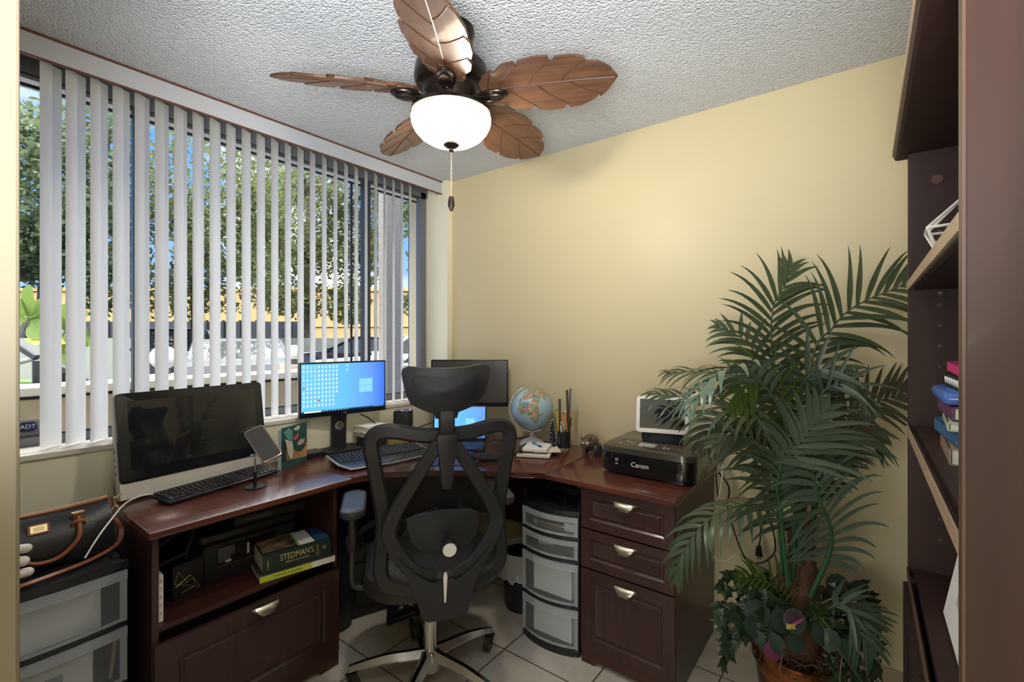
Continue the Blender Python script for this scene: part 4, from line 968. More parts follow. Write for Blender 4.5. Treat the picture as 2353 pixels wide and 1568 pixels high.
# phone on stand
pc = Vector((.318, -1.421, DZ)); ps = thing('phone_stand', 'black phone stand with round base on the left desk', 'phone stand', pc, PI/2)
b = B(); lathe(b, [(0, 0), (.037, 0), (.038, .003), (.036, .005), (0, .005)], 40); obj('base', b, BLKM, ps)
b = B(); cyl(b, (0, 0, .004), (0, 0, .062), .0065, n=18); obj('pole', b, BLKM, ps)
b = B(); cyl(b, (0, 0, .06), (0, 0, .115), .0035, n=14); obj('steel_rod', b, CHROME, ps)
pn = Vector((.62, -.55, .56)).normalized()
b = B(); sphere(b, (-.014, -.004, .128), .0065, 14, 10); tube(b, [(0, 0, .112), (-.002, -.002, .13), (.004, -.016, .134)], .0035, 8); obj('joint', b, SILV, ps)
pcn = at(604, 1020, 1.79)
# phone axes: long axis tilts up-left, screen faces the camera and up
pL = (at(578, 982, 1.80)-at(630, 1058, 1.73)).normalized(); pW = (at(613, 976, 1.825)-at(566, 985, 1.79)); pW = (pW-pL*pW.dot(pL)).normalized()
ph = thing('phone', 'smartphone in a rose metal frame tilted on the phone stand', 'phone', pcn)
Mp = frame((0, 0, 0), pW, pL); 
b = B(); prism(b, rrect(.074, .165, .012, 5), -.004, .004, lambda u, v, h: Mp @ Vector((u, v, h)), .0015); obj('frame', b, mat('rose_metal', (.50, .33, .27), rough=.25, metal=.7), ph)
b = B(); prism(b, rrect(.067, .157, .010, 5), .0035, .0046, lambda u, v, h: Mp @ Vector((u, v, h))); obj('screen', b, mat('phone_glass', (.055, .055, .05), rough=.08), ph, smooth=False)
ps_h = b
# greeting card
c0 = Vector((.153, -1.236, DZ)); c1 = Vector((.075, -1.065, DZ)); cx_ = (c1-c0).normalized(); cn = Vector((cx_.y, -cx_.x, 0)); cw = (c1-c0).length*.93
gc = thing('greeting_card', 'dark green pop-up greeting card with pink bird standing on the desk', 'card', c0, math.atan2(cx_.y, cx_.x))
CG = [colr('card_green', (.028, .095, .085), .6), colr('card_teal', (.12, .33, .30), .6), colr('card_cream', (.62, .56, .46), .6), colr('card_orange', (.56, .30, .15), .6), colr('card_navy', (.018, .045, .06), .6), colr('card_pink', (.60, .11, .10), .6), colr('card_leaf', (.018, .085, .055), .6), colr('card_dove', (.60, .40, .36), .6)]
ch_ = .184
b = B(); box(b, (cw/2, 0, ch_/2), (cw, .0012, ch_), M=None); obj('back_leaf', b, CG[0], gc, smooth=False)
b = B(); quadv = [(0, 0, 0), (-.012, -.055, 0), (-.012, -.055, ch_), (0, 0, ch_)]; dv_ = (CAM-c0).xy.normalized(); ag = math.atan2(dv_.y, dv_.x)-math.atan2(cx_.y, cx_.x)-math.radians(9); ex, ey = .075*math.cos(ag), .075*math.sin(ag); prism(b, [(-.001, -.0008), (ex-.001, ey), (ex, ey), (0, -.0008)], 0, ch_, XY); obj('front_leaf', b, colr('card_pale_blue', (.42, .52, .54), .6), gc, smooth=False)
def cp(name, pts, m, h0=.0012, th=.0008):
    b = B(); prism(b, [(u*cw, v*ch_) for u, v in pts], -h0-th, -h0, XZ); obj(name, b, m, gc, smooth=False)
cp('print_teal', [(.08, .88), (.28, .97), (.42, .86), (.42, .58), (.22, .70)], CG[1])
cp('print_navy', [(.0, .16), (.2, .18), (.12, .62), (.0, .72)], CG[4])
cp('print_letter', [(.17, .44), (1.0, .44), (.99, .10), (.2, .17)], CG[3])
cp('print_scroll', [(.45, .90), (.66, .97), (.72, .90), (.6, .82)], CG[2])
cp('print_leaf_fold', [(.1, .72), (.38, .60), (.42, .40), (.38, .20), (.3, .18), (.22, .30)], CG[2], .006)
fl = [(.70+.27*math.cos(t)*(1+.06*math.sin(9*t)), .52+.22*math.sin(t)*(1+.06*math.sin(9*t))) for t in [2*PI*i/40 for i in range(40)]]
cp('print_wreath', fl, CG[6], .003)
cp('print_crown', [(.42+.0, .86), (.62, .85), (.85, .75), (.93, .6), (.72, .5), (.45, .6)], CG[6], .0022)
cp('print_flower', [(.43, .62), (.43, .74), (.5, .70), (.62, .80), (.63, .70), (.55, .63)], CG[5], .0042)
cp('print_bird', [(.58, .52), (.68, .58), (.74, .62), (.80, .56), (.90, .62), (.84, .5), (.76, .45), (.64, .46)], CG[7], .0042)
cp('print_petal', [(.82, .43), (.9, .48), (.99, .43)], CG[5], .0042)
b = B()
for k in range(7): box(b, ((.26+.68+.0)/2*cw, -.0024, (.40-.036*k)*ch_), ((.66-.03*(k % 3))*cw, .0004, .0012))
obj('print_lines', b, BROWNT, gc, smooth=False)
# monitors
def monitor(label, c, rz, w, h, zb, on, stand=True, stand_dx=0):
    m = thing('monitor', label, 'monitor', (c[0], c[1], DZ), rz); z0 = zb-DZ
    b = B(); prism(b, rrect(w, h, .004, 3, 0, z0+h/2), .004, .030, XZ, .003); obj('casing', b, BEZ, m)
    b = B(); prism(b, rrect(w, h, .003, 3, 0, z0+h/2), .0, .0045, XZ, .001); obj('bezel', b, BEZ, m)
    b = B(); prism(b, rrect(w-.016, h-.032, .0005, 1, 0, z0+h/2+.008), -.0012, .001, XZ)
    if on:
        SM = mat('lit_desktop_screen', (0, 0, 0), rough=.15, emit=.66); t, p = nodes(SM); p.inputs['Specular IOR Level'].default_value = .2
        tc = N(t, 'ShaderNodeTexCoord'); s3 = N(t, 'ShaderNodeSeparateXYZ'); t.links.new(tc.outputs['Object'], s3.inputs[0])
        r = N(t, 'ShaderNodeMapRange'); r.inputs[1].default_value = -w/2; r.inputs[2].default_value = w/2; t.links.new(s3.outputs[0], r.inputs[0])
        cr = N(t, 'ShaderNodeValToRGB'); cr.color_ramp.elements[0].color = (*lin('#5fb4e6'), 1); cr.color_ramp.elements[1].color = (*lin('#3566d8'), 1)
        e = cr.color_ramp.elements.new(.45); e.color = (*lin('#62aeee'), 1); e = cr.color_ramp.elements.new(.8); e.color = (*lin('#5d8ef2'), 1)
        t.links.new(r.outputs[0], cr.inputs[0]); t.links.new(cr.outputs[0], p.inputs['Emission Color'])
        sc = obj('screen', b, SM, m, smooth=False)
        x0, x1, zt, zbm = -(w-.016)/2, (w-.016)/2, z0+h-.008, z0+.024
        W_, H_ = x1-x0, zt-zbm
        b = B(); ICL = emis('screen_icon', '#eef2f6', .85)
        R_ = random.Random(2)
        for r_ in range(10):
            for c_ in range(10):
                if (c_ == 9 and r_ in (7, 8, 9)): continue
                x = x0+W_*(.026+.0415*c_); z = zt-H_*(.055+.088*r_)
                box(b, (x, -.0016, z), (.0068, .0006, .0080)); box(b, (x, -.0016, z-.0072), (.0105, .0006, .0014))
        obj('desktop_icons', b, ICL, m, smooth=False)
        for q in (0, 1): b = B(); box(b, (x0+W_*.525, -.0016, zt-H_*(.055+.088*q)), (.0068, .0006, .008)); obj('document_icon', b, ICL, m, smooth=False)
        b = B(); box(b, (x0+W_*.125, -.0021, zbm+.004), (W_*.19, .0004, .0065)); obj('search_bar', b, ICL, m, smooth=False)
        for nm, colh, cells in (('red_icons', '#c8502c', ((0, 5), (4, 8))), ('blue_icons', '#2c6fc0', ((0, 2), (1, 2))), ('green_icons', '#4f9a50', ((0, 4), (2, 0), (3, 0), (2, 2), (3, 2), (2, 3)))):
            b = B()
            for c_, r_ in cells: box(b, (x0+W_*(.026+.0415*c_), -.0021, zt-H_*(.055+.088*r_)), (.0078 if 'red' in nm else .005, .0005, .0078 if 'red' in nm else .004))
            obj(nm, b, emis('screen_'+nm, colh, .8), m, smooth=False)
        b = B(); box(b, ((x0+x1)/2, -.0015, zbm+.004), (W_, .0006, .008)); obj('taskbar', b, emis('screen_taskbar', '#12426e', .8), m, smooth=False)
        b = B()
        for k in range(9): box(b, (x0+W_*(.25+.034*k), -.0022, zbm+.004), (.0042, .0004, .0042))
        for k in range(6): box(b, (x0+W_*(.86+.022*k), -.0022, zbm+.004), (.0042, .0004, .003))
        obj('taskbar_icons', b, emis('screen_tb_icon', '#c8d8e6', .8), m, smooth=False)
        b = B(); gx, gz, s = x0+W_*.755, zt-H_*.50, .036
        for i in (0, 1):
            for j in (0, 1):
                xa = gx-s+i*(s+.001); za = gz-s+j*(s+.001); k0_ = .86 if i == 0 else 1
                quad(b, [(xa, -.0016, za*1+ (0)), (xa+s, -.0016, za), (xa+s, -.0016, za+s*.97), (xa, -.0016, za+s*.97)])
        obj('window_emblem', b, emis('screen_emblem', '#7cc0f6', 1.0), m, smooth=False)
    else:
        obj('screen', b, mat('dark_monitor_panel', (.040, .034, .029), rough=.32), m, smooth=False)
    text('logo', 'DELL', .009, SILV, m, frame((0, -.0008, z0+.0105), (1, 0, 0), (0, 0, 1)), .0003)
    if stand:
        sx = stand_dx; b = B()
        prism(b, rrect(.075, z0+.05-.012, .004, 3, sx, .012+(z0+.05-.012)/2), .052, .072, XZ); bmesh.ops.delete(b, geom=[], context='VERTS')
        b.free(); b = B(); ho = []
        # post with round cable hole
        xs = .0375; zc = .125; rr = .018; n = 24; top = z0+.06
        ring = [(sx+rr*math.cos(2*PI*i/n), zc+rr*math.sin(2*PI*i/n)) for i in range(n)]
        def outer(i):
            a = 2*PI*i/n; dx, dz = math.cos(a), math.sin(a); hz = (top-zc) if dz > 0 else (zc-.012); k = min(xs/abs(dx) if abs(dx) > 1e-6 else 9, hz/abs(dz) if abs(dz) > 1e-6 else 9)
            return (sx+dx*k, zc+dz*k)
        per = [outer(i) for i in range(n)]
        for cxn, czn in ((xs, top-zc), (-xs, top-zc), (-xs, .012-zc), (xs, .012-zc)):
            j = min(range(n), key=lambda i: abs((math.atan2(czn, cxn)-2*PI*i/n+PI) % (2*PI)-PI)); per[j] = (sx+cxn, zc+czn)
        for y0, y1 in ((.052, .070),):
            f_ = [b.verts.new((u, y0, v)) for u, v in per]; g_ = [b.verts.new((u, y0, v)) for u, v in ring]; f2 = [b.verts.new((u, y1, v)) for u, v in per]; g2 = [b.verts.new((u, y1, v)) for u, v in ring]
            for i in range(n):
                j = (i+1) % n
                b.faces.new((f_[i], f_[j], g_[j], g_[i])); b.faces.new((f2[j], f2[i], g2[i], g2[j])); b.faces.new((f_[j], f_[i], f2[i], f2[j])); b.faces.new((g_[i], g_[j], g2[j], g2[i]))
        box(b, (sx, .042, z0+h*.35), (.08, .03, .09), .004)
        obj('stand_post', b, BLKM, m, smooth=False)
        b = B(); ring_o = [(sx+(rr+.0015)*math.cos(2*PI*i/24), .0515, zc+(rr+.0015)*math.sin(2*PI*i/24)) for i in range(24)]; tube(b, ring_o, .0022, 6, closed=True); obj('cable_ring', b, SILV, m)
        b = B(); prism(b, rrect(.195, .15, .003, 3, sx, .035), 0, .012, XY, .002); obj('stand_base', b, BLKM, m, smooth=False)
    return m
mx_ = Vector((.094, .443, 0)).normalized(); mrz = math.atan2(mx_.y, mx_.x)
monitor('lit monitor showing a blue desktop with icons on the corner desk', (.066, -.858), mrz, .453, .276, .940, True, True, -.012)
monitor('switched-off dark monitor in the corner behind the laptop', (.372, -.232), YAW, .4545, .277, .933, False)
# laptop
lp_ = thing('laptop', 'open black laptop with blue desktop in the corner behind the chair', 'laptop', at(1056, HY, 2.60).xy.to_3d()+Vector((0, 0, DZ)), YAW)
b = B(); box(b, (0, -.10, .008), (.30, .205, .016), .004); obj('base', b, BLK, lp_)
b = B(); box(b, (0, -.075, .0165), (.27, .10, .002), .0005); obj('keys', b, KEYC, lp_, smooth=False)
Ml = Matrix.Translation((0, 0, .014)) @ Matrix.Rotation(math.radians(-8), 4, 'X')
b = B(); box(b, (0, .003, .098), (.30, .006, .196), .002, M=Ml); obj('lid', b, BLK, lp_)
b = B(); box(b, (0, -.0006, .102), (.284, .001, .172), M=Ml); obj('screen', b, MATS['lit_desktop_screen'], lp_, smooth=False)
b = B()
for i in (0, 1):
    for j in (0, 1): box(b, (.045+.026*i, -.0014, .085+.026*j), (.025, .0004, .025), M=Ml)
obj('window_emblem', b, MATS['screen_emblem'], lp_, smooth=False)
# speaker
sp_ = thing('speaker', 'black desktop speaker with glossy top next to the lit monitor', 'speaker', (.098, -.50, DZ), math.radians(38))
b = B(); prism(b, rrect(.098, .098, .014, 4), 0, .168, XY, .003); obj('cabinet', b, BLKM, sp_)
b = B(); prism(b, rrect(.092, .092, .012, 4), .168, .171, XY); obj('top_panel', b, BLKG, sp_, smooth=False)
b = B(); box(b, (.0, -.036, .1715), (.012, .004, .0006)); obj('logo', b, PAPER, sp_, smooth=False)
# ergonomic keyboard
keyboard('black ergonomic keyboard with silver edge on the corner desk', (.340, -.85, DZ+.0165), math.radians(79), .455, .150, BLK, wrist=.06, lip=SILV)
# paper napkins in a black holder
nh = thing('napkin_holder', 'black holder on the corner desk beside the monitor stand', 'holder', (.055, -.688, DZ), math.radians(90))
b = B(); prism(b, [(-.06, 0), (.06, 0), (.055, .05), (-.055, .05)], -.055, .055, XZ, .003); obj('holder', b, BLKM, nh)
nk = thing('napkins', 'pile of folded white paper napkins in the black holder', 'napkins', (.055, -.688, DZ+.0505), math.radians(90))
b = B()
for k in range(13): box(b, (random.uniform(-.006, .006), random.uniform(-.006, .006), .0024+.0046*k), (.14, .11, .0038), .0012, M=Matrix.Rotation(random.uniform(-.06, .06), 4, 'Z'))
obj('napkin', b, PAPER, nk, smooth=False)
yn = thing('sticky_notes', 'yellow sticky note block behind the chair mesh', 'note pad', (.16, -.585, DZ), math.radians(20)); b = B(); box(b, (0, 0, .02), (.08, .08, .04), .001); obj('sheets', b, colr('sticky_yellow', (.72, .52, .10), .7), yn, smooth=False)
# router box behind the card
rb = thing('router_box', 'low black box between the greeting card and monitor stand', 'box', (.035, -1.046, DZ), math.radians(88)); b = B(); box(b, (0, 0, .0125), (.135, .09, .025), .003); obj('box', b, BLK, rb)
# mouse + pad
mp_ = thing('mouse_pad', 'dark blue mouse pad on the corner desk behind the chair', 'mouse pad', (.66, -.66, DZ), math.radians(38)); b = B(); prism(b, rrect(.22, .18, .02, 4), 0, .003, XY); obj('pad', b, mat('mouse_pad_blue', (.05, .06, .20), rough=.5, var=(.10, .12, .30), vscale=(14, 14, 14)), mp_, smooth=False)
mo = thing('wrist_rest', 'black cushioned wrist rest on the corner desk right of the mouse pad', 'wrist rest', (.785, -.555, DZ), math.radians(40)); b = B(); sphere(b, (0, 0, .017), (.075, .045, .017), 24, 14); obj('cushion', b, BLKM, mo)
ms_ = thing('mouse', 'black computer mouse on the dark blue mouse pad', 'mouse', (.70, -.60, DZ+.003), math.radians(30)); b = B(); sphere(b, (0, 0, .015), (.030, .052, .0155), 20, 12); obj('shell', b, BLK, ms_)
# globe
GLC = at(1223, 940, 2.545)
gb = thing('globe', 'desk globe with pale blue oceans on a silver base', 'globe', (GLC.x, GLC.y, DZ)); gz = GLC.z-DZ; gr = .1135
AFR = [(-17, 15), (-13, 27), (-6, 35), (10, 37), (11, 33), (20, 31), (25, 32), (33, 31), (35, 27), (37, 20), (43, 12), (51, 12), (48, 5), (41, -3), (39, -8), (41, -15), (35, -20), (35, -25), (31, -29), (26, -34), (18, -34), (15, -27), (12, -17), (13, -8), (9, -1), (9, 4), (4, 6), (-4, 5), (-8, 4), (-13, 9)]
ARB = [(35, 28), (39, 20), (43, 13), (52, 16), (59, 22), (56, 25), (51, 25), (48, 30), (45, 33), (36, 33)]
EUA = [(-9, 37), (-9, 43), (-2, 44), (-4, 48), (2, 51), (8, 54), (9, 57), (12, 55), (20, 55), (24, 59), (30, 60), (24, 65), (18, 62), (12, 60), (5, 59), (6, 63), (15, 69), (28, 71), (45, 67), (70, 73), (100, 77), (140, 72), (178, 68), (160, 60), (140, 54), (135, 44), (122, 38), (122, 30), (108, 20), (105, 10), (100, 8), (98, 16), (92, 22), (87, 21), (80, 14), (77, 8), (73, 18), (68, 24), (60, 25), (54, 27), (49, 31), (42, 37), (36, 36), (28, 37), (26, 40), (23, 37), (19, 42), (13, 46), (18, 40), (15, 38), (9, 44), (3, 42), (-1, 37)]
MAD = [(44, -16), (49, -12), (50, -16), (47, -25), (44, -24)]
SAM = [(-80, -2), (-77, 8), (-62, 10), (-50, 0), (-35, -6), (-39, -15), (-48, -27), (-58, -38), (-66, -48), (-70, -54), (-74, -45), (-71, -20)]
def inside(p, poly):
    x, y = p; r = False; j = len(poly)-1
    for i in range(len(poly)):
        xi, yi = poly[i]; xj, yj = poly[j]
        if (yi > y) != (yj > y) and x < (xj-xi)*(y-yi)/(yj-yi)+xi: r = not r
        j = i
    return r
GM = [colr('globe_ocean', (.36, .52, .62), .25), colr('globe_tan', (.46, .38, .25), .3), colr('globe_green', (.25, .33, .24), .3), colr('globe_pink', (.48, .27, .25), .3), colr('globe_yellow', (.52, .42, .20), .3), colr('globe_teal', (.16, .34, .38), .3), colr('globe_line', (.17, .14, .10), .3)]
R_ = random.Random(11); seeds = [(R_.uniform(-20, 60), R_.uniform(-35, 40), R_.choice((1, 2, 3, 4, 5, 1, 4))) for _ in range(62)]+[(R_.uniform(-10, 180), R_.uniform(36, 75), R_.choice((1, 2, 3, 4, 5))) for _ in range(45)]+[(R_.uniform(60, 130), R_.uniform(5, 40), R_.choice((1, 2, 3, 4))) for _ in range(20)]
b = B(); nu, nv = 240, 120; rows = []
for j in range(nv+1):
    la = math.radians(-90+180*j/nv)
    rows.append([b.verts.new((gr*math.cos(la)*math.cos(2*PI*i/nu), gr*math.cos(la)*math.sin(2*PI*i/nu), gr*math.sin(la))) for i in range(nu)] if 0 < j < nv else [b.verts.new((0, 0, gr*math.sin(la)))])
for j in range(nv):
    for i in range(nu):
        A = rows[j]; C = rows[j+1]; k = (i+1) % nu
        f = b.faces.new([A[0], C[k], C[i]] if len(A) == 1 else ([A[i], A[k], C[0]] if len(C) == 1 else [A[i], A[k], C[k], C[i]]))
        lo = (i+.5)/nu*360; lo = lo-360 if lo > 180 else lo; la = -90+180*(j+.5)/nv; mi = 0
        if any(inside((lo, la), P) for P in (AFR, ARB, EUA, MAD, SAM)):
            ds = sorted(((lo-s[0])**2+(la-s[1])**2, s[2]) for s in seeds); mi = ds[0][1]
            if math.sqrt(ds[1][0])-math.sqrt(ds[0][0]) < .75: mi = 6
        f.material_index = mi
# turn Africa to the viewer and tilt the axis to the left
az = math.atan2(-FW.y, -FW.x)
Mg = Matrix.Translation((0, 0, gz)) @ Matrix.Rotation(math.radians(24), 4, FW*-1) @ Matrix.Rotation(az-math.radians(26), 4, 'Z')
o = obj('sphere', b, GM, gb, recalc=False); o.matrix_local = Mg
for p in o.data.polygons: p.use_smooth = True
axis = (Matrix.Rotation(math.radians(24), 3, FW*-1) @ Vector((0, 0, 1)))
lat = axis.cross(FW).normalized(); arcs = []
if lat.dot(RT) > 0: lat = -lat
for i in range(25):
    a = math.radians(90-180*i/24); arcs.append(Vector((0, 0, gz))+(axis*math.sin(a)+lat*math.cos(a))*(gr+.010))
b = B(); band(b, arcs, .014, .003, (0, 0, 1), rnd=.2) if False else tube(b, arcs, .0052, 8)
cyl(b, Vector((0, 0, gz))+axis*(gr-.002), Vector((0, 0, gz))+axis*(gr+.012), .005, n=10); cyl(b, Vector((0, 0, gz))-axis*(gr-.002), Vector((0, 0, gz))-axis*(gr+.014), .007, n=10); obj('meridian_arm', b, SILV, gb)
b = B(); lathe(b, [(0, 0), (.070, 0), (.071, .012), (.064, .024), (.045, .038), (.022, .047), (.014, .056), (.012, .085), (0, .085)], 40); obj('base', b, SILV, gb)
# glitter cone tree
cn_ = at(1269, 1018, 2.43); cn_.z = DZ; gt = thing('cone_ornament', 'small dark glittery cone tree ornament on a wooden base beside the globe', 'ornament', cn_)
b = B(); lathe(b, [(0, 0), (.025, 0), (.025, .012), (0, .012)], 24); obj('base', b, mat('cone_base_wood', (.20, .09, .04), rough=.5), gt)
b = B(); lathe(b, [(0, .012), (.024, .012), (.002, .178), (0, .18)], 28); obj('cone', b, mat('cone_dark', (.03, .028, .035), rough=.3, metal=.5), gt)
b = B(); R_ = random.Random(5)
for _ in range(90):
    z = .02+.15*R_.random()**1.4; a = R_.uniform(0, 2*PI); r = .024*(1-(z-.012)/.168)+.001; sphere(b, (r*math.cos(a), r*math.sin(a), z), R_.uniform(.0008, .0022), 6, 4)
obj('glitter', b, mat('glitter_silver', (.7, .68, .66), rough=.15, metal=.8), gt)
# pencil cup
cc = at(1296, 1031, 2.47); cc.z = DZ; cup = thing('pencil_cup', 'black pencil cup crowded with pencils beside the globe', 'pencil cup', cc)
b = B(); lathe(b, [(0, 0), (.033, 0), (.034, .004), (.034, .010)], 36); obj('base_ring', b, mat('cup_tan', (.42, .36, .27), rough=.6), cup)
b = B(); lathe(b, [(.034, .010), (.0345, .098), (.032, .098), (.0315, .010), (0, .008)], 36); obj('cup', b, BLKM, cup)
def stick(name, label, cat, px0, py0, px1, py1, dt, r, m, flat=None, tip=None, group='pens and pencils in the cup'):
    p0 = at(px0, py0, 2.47+dt); p1 = at(px1, py1, 2.47+dt); d = (p1-p0); q = p0-d*(.07/d.length if d.length else 0)
    o = thing(name, label, cat, q, 0, group); L_ = (p1-q)
    b = B()
    if flat: band(b, [Vector((0, 0, 0)), L_], flat, r*2, FW, rnd=.15)
    else: cyl(b, (0, 0, 0), L_*(.93 if tip else 1), r, n=8)
    obj('barrel', b, m, o, smooth=not flat)
    if tip: b = B(); cyl(b, L_*.93, L_, r*1.02, n=10); obj('end', b, tip, o)
FER = mat('eraser_pink', (.55, .30, .26), rough=.6); FERM = mat('ferrule', (.55, .48, .36), rough=.3, metal=.8)
stick('pencil', 'yellow pencil leaning at the left of the cup', 'pencil', 1283, 992, 1279, 940, .0, .0036, PENC[1], tip=FERM)
stick('nail_file', 'dark rounded stick standing at the back left of the cup', 'stick', 1287, 990, 1286, 917, .014, .002, PENC[4], flat=.013)
stick('pencil', 'orange pencil in the middle front of the cup with white eraser', 'pencil', 1303, 990, 1299, 942, -.012, .0036, PENC[0], tip=PAPER)
stick('ruler', 'tall brown wooden ruler standing in the cup', 'ruler', 1306, 990, 1303, 897, .008, .0015, PENC[4], flat=.014)
stick('ruler', 'tall thin bluish ruler leaning behind the brown ruler', 'ruler', 1307, 985, 1311, 893, .016, .0012, mat('ruler_blue', (.12, .13, .18), rough=.2), flat=.010)
stick('pencil', 'orange pencil leaning right out of the cup', 'pencil', 1309, 985, 1316, 943, .0, .0034, PENC[0], tip=FERM)
stick('pen', 'black clip pen leaning right in the cup', 'pen', 1309, 988, 1313, 960, -.008, .0036, BLK, tip=CHROME)
stick('pen', 'purple pen at the front left of the cup', 'pen', 1288, 990, 1290, 970, -.020, .0042, PENC[5], tip=PENC[3])
stick('pen', 'white capped pen at the front of the cup', 'pen', 1290, 992, 1288.5, 977, -.026, .0042, PENC[3])
stick('pen', 'pale blue capped pen at the front of the cup', 'pen', 1296, 991, 1294.5, 974, -.024, .0050, mat('pen_pale_blue', (.28, .42, .52), rough=.2), tip=PENC[3])
stick('pencil', 'orange pencil behind the purple pen in the cup', 'pencil', 1291, 990, 1291, 953, .002, .0036, PENC[0])
stick('pencil', 'green-ended yellow pencil in the middle of the cup', 'pencil', 1295, 990, 1294, 948, .010, .0036, PENC[1], tip=mat('pencil_green_end', (.03, .10, .03)))
# notebooks + pen
n0 = on_z(1187, 1052, DZ); n1 = on_z(1262, 1056, DZ); nx = (n1-n0).normalized(); nrz = math.atan2(nx.y, nx.x); ny = Vector((-nx.y, nx.x, 0)); nm = (n0+n1)/2+ny*.085
sn = thing('notebook', 'spiral notebook with black curled cover at the bottom of the note pile', 'notebook', nm, nrz)
b = B(); box(b, (.0, 0, .010), (.165, .17, .012), .001); obj('pages', b, PAGE, sn, smooth=False)
b = B(); box(b, (0, 0, .002), (.17, .175, .003), .001); n = 8
for k in range(n):
    a0, a1 = PI*.5+PI*1.0*k/n, PI*.5+PI*1.0*(k+1)/n
pts = [(-.080+.012*math.cos(a), .013+.012*math.sin(a)) for a in [math.radians(270-22.5*i) for i in range(8)]]+[(-.055, .040)]
prism(b, pts+[(u+.001, v+.001) for u, v in pts[::-1]], -.085, .085, lambda u, v, h: Vector((u, h, v))); obj('cover', b, BLKM, sn)
b = B()
for k in range(16): tube(b, [(-.080+.009*math.cos(2*PI*i/10), -.08+.0107*k, .012+.009*math.sin(2*PI*i/10)) for i in range(10)], .0008, 4, closed=True)
obj('spiral', b, CHROME, sn)
np2 = thing('notebook', 'loose cream note sheets turned askew under the white note pad', 'notebook', nm+Vector((.018, .03, .0185)), nrz+.28); b = B(); box(b, (.02, 0, .004), (.135, .13, .007), .001); obj('pages', b, PAGE, np2, smooth=False)
wp = thing('note_pad', 'white note pad with a blue pen lying on top beside the globe', 'note pad', nm+Vector((.004, .01, .0275)), nrz-.06); b = B(); box(b, (0, 0, .007), (.125, .15, .013), .001); obj('pages', b, PAPER, wp, smooth=False)
pe = thing('pen', 'light blue ballpoint pen lying on the white note pad', 'pen', nm+Vector((.004, .01, .0455)), nrz-.95)
b = B(); cyl(b, (-.055, 0, 0), (.02, 0, 0), .0043, n=14); obj('barrel', b, PENC[2], pe); b = B(); cyl(b, (.02, 0, 0), (.045, 0, 0), .0048, n=14); box(b, (-.035, 0, .005), (.03, .003, .002)); obj('grip', b, BLK, pe); b = B(); cyl(b, (.045, 0, 0), (.058, 0, 0), .004, .0008, n=14); obj('tip', b, CHROME, pe)
# piggy bank
pg0 = on_z(1355, 1043, DZ); pg = thing('piggy_bank', 'brown glossy ceramic piggy bank beside the printer', 'piggy bank', pg0+FW*.02, YAW-math.radians(18))
PIG = mat('pig_glaze', (.075, .058, .042), rough=.12, coat=.6, var=(.11, .085, .06), vscale=(25, 25, 25))
b = B(); sphere(b, (.008, .015, .052), (.044, .054, .043), 28, 18); sphere(b, (-.010, -.033, .050), (.028, .022, .027), 24, 14); cyl(b, (-.014, -.05, .044), (-.016, -.062, .043), .0135, .0125, n=20)
for s in (-1, 1):
    for y in (-.022, .045): cyl(b, (.004+s*.021, y, .022), (.004+s*.022, y, 0), .011, .010, n=14)
obj('body', b, PIG, pg)
for s in (-1, 1):
    b = B(); prism(b, [(-.010, 0), (.010, 0), (s*.004, .020)], -.004, .003, lambda u, v, h: Vector((-.008+s*.020+u, -.034+h-.2*v, .072+v))); obj('ear', b, PIG, pg)
    b = B(); sphere(b, (-.011+s*.012, -.0535, .058), (.0062, .0025, .0068), 14, 10); e_ = obj('eye', b, WHP, pg); b = B(); sphere(b, (-.011+s*.0115, -.0555, .057), (.003, .0015, .0034), 10, 8); obj('pupil', b, BLK, e_)
bbx = thing('black_box', 'small black box between the piggy bank and the printer', 'box', on_z(1377, 1050, DZ)+FW*.04, YAW-.1); b = B(); box(b, (0, 0, .026), (.04, .045, .052), .003); obj('box', b, BLK, bbx)
# printer
PR = thing('printer', 'gloss black inkjet printer with control panel on the right desk', 'printer', (1.497, -.212, DZ), math.radians(0.5)); pw_, pd_, ph_ = .405, .37, .135
b = B(); prism(b, rrect(pw_, pd_, .05, 6), .012, .095, XY, .006); prism(b, rrect(pw_-.05, pd_-.05, .03, 4), 0, .014, XY); obj('body', b, BLKG, PR)
b = B()
sh = [(.095, 0, 0), (.118, .004, .004), (.128, .014, .022), (.132, .026, .10)]; ro = []
for z, ins, insf in sh: ro.append([b.verts.new((x, y, z)) for x, y in rrect(pw_-2*ins, pd_-ins-insf, .05, 6, 0, (insf-ins)/2)])
for A, C in zip(ro, ro[1:]):
    for i in range(len(A)): j = (i+1) % len(A); b.faces.new((A[i], A[j], C[j], C[i]))
b.faces.new(ro[0][::-1]); b.faces.new(ro[-1]); obj('lid', b, mat('printer_lid', (.045, .038, .028), rough=.22, coat=.3), PR)
Mc = frame((0, -.118, .1305), (1, 0, 0), (0, 1, .10)); 
b = B(); prism(b, rrect(.32, .085, .02, 5), -.001, .0012, lambda u, v, h: Mc @ Vector((u, v, h))); cpn = obj('control_panel', b, mat('printer_panel', (.075, .065, .050), rough=.3), PR, smooth=False)
b = B(); prism(b, rrect(.072, .044, .002, 2, -.005, -.004), .0012, .002, lambda u, v, h: Mc @ Vector((u, v, h))); obj('panel_screen', b, mat('panel_lcd', (.50, .50, .48), rough=.15), cpn, smooth=False)
b = B()
for u, v in ((-.10, .012), (-.075, -.002), (-.12, -.02), (.065, .0), (.085, -.012), (.07, -.022)): prism(b, rrect(.011, .007, .003, 3, u, v), .0012, .0024, lambda u, v, h: Mc @ Vector((u, v, h)))
obj('button', b, mat('panel_button', (.50, .50, .50), rough=.4), cpn, smooth=False)
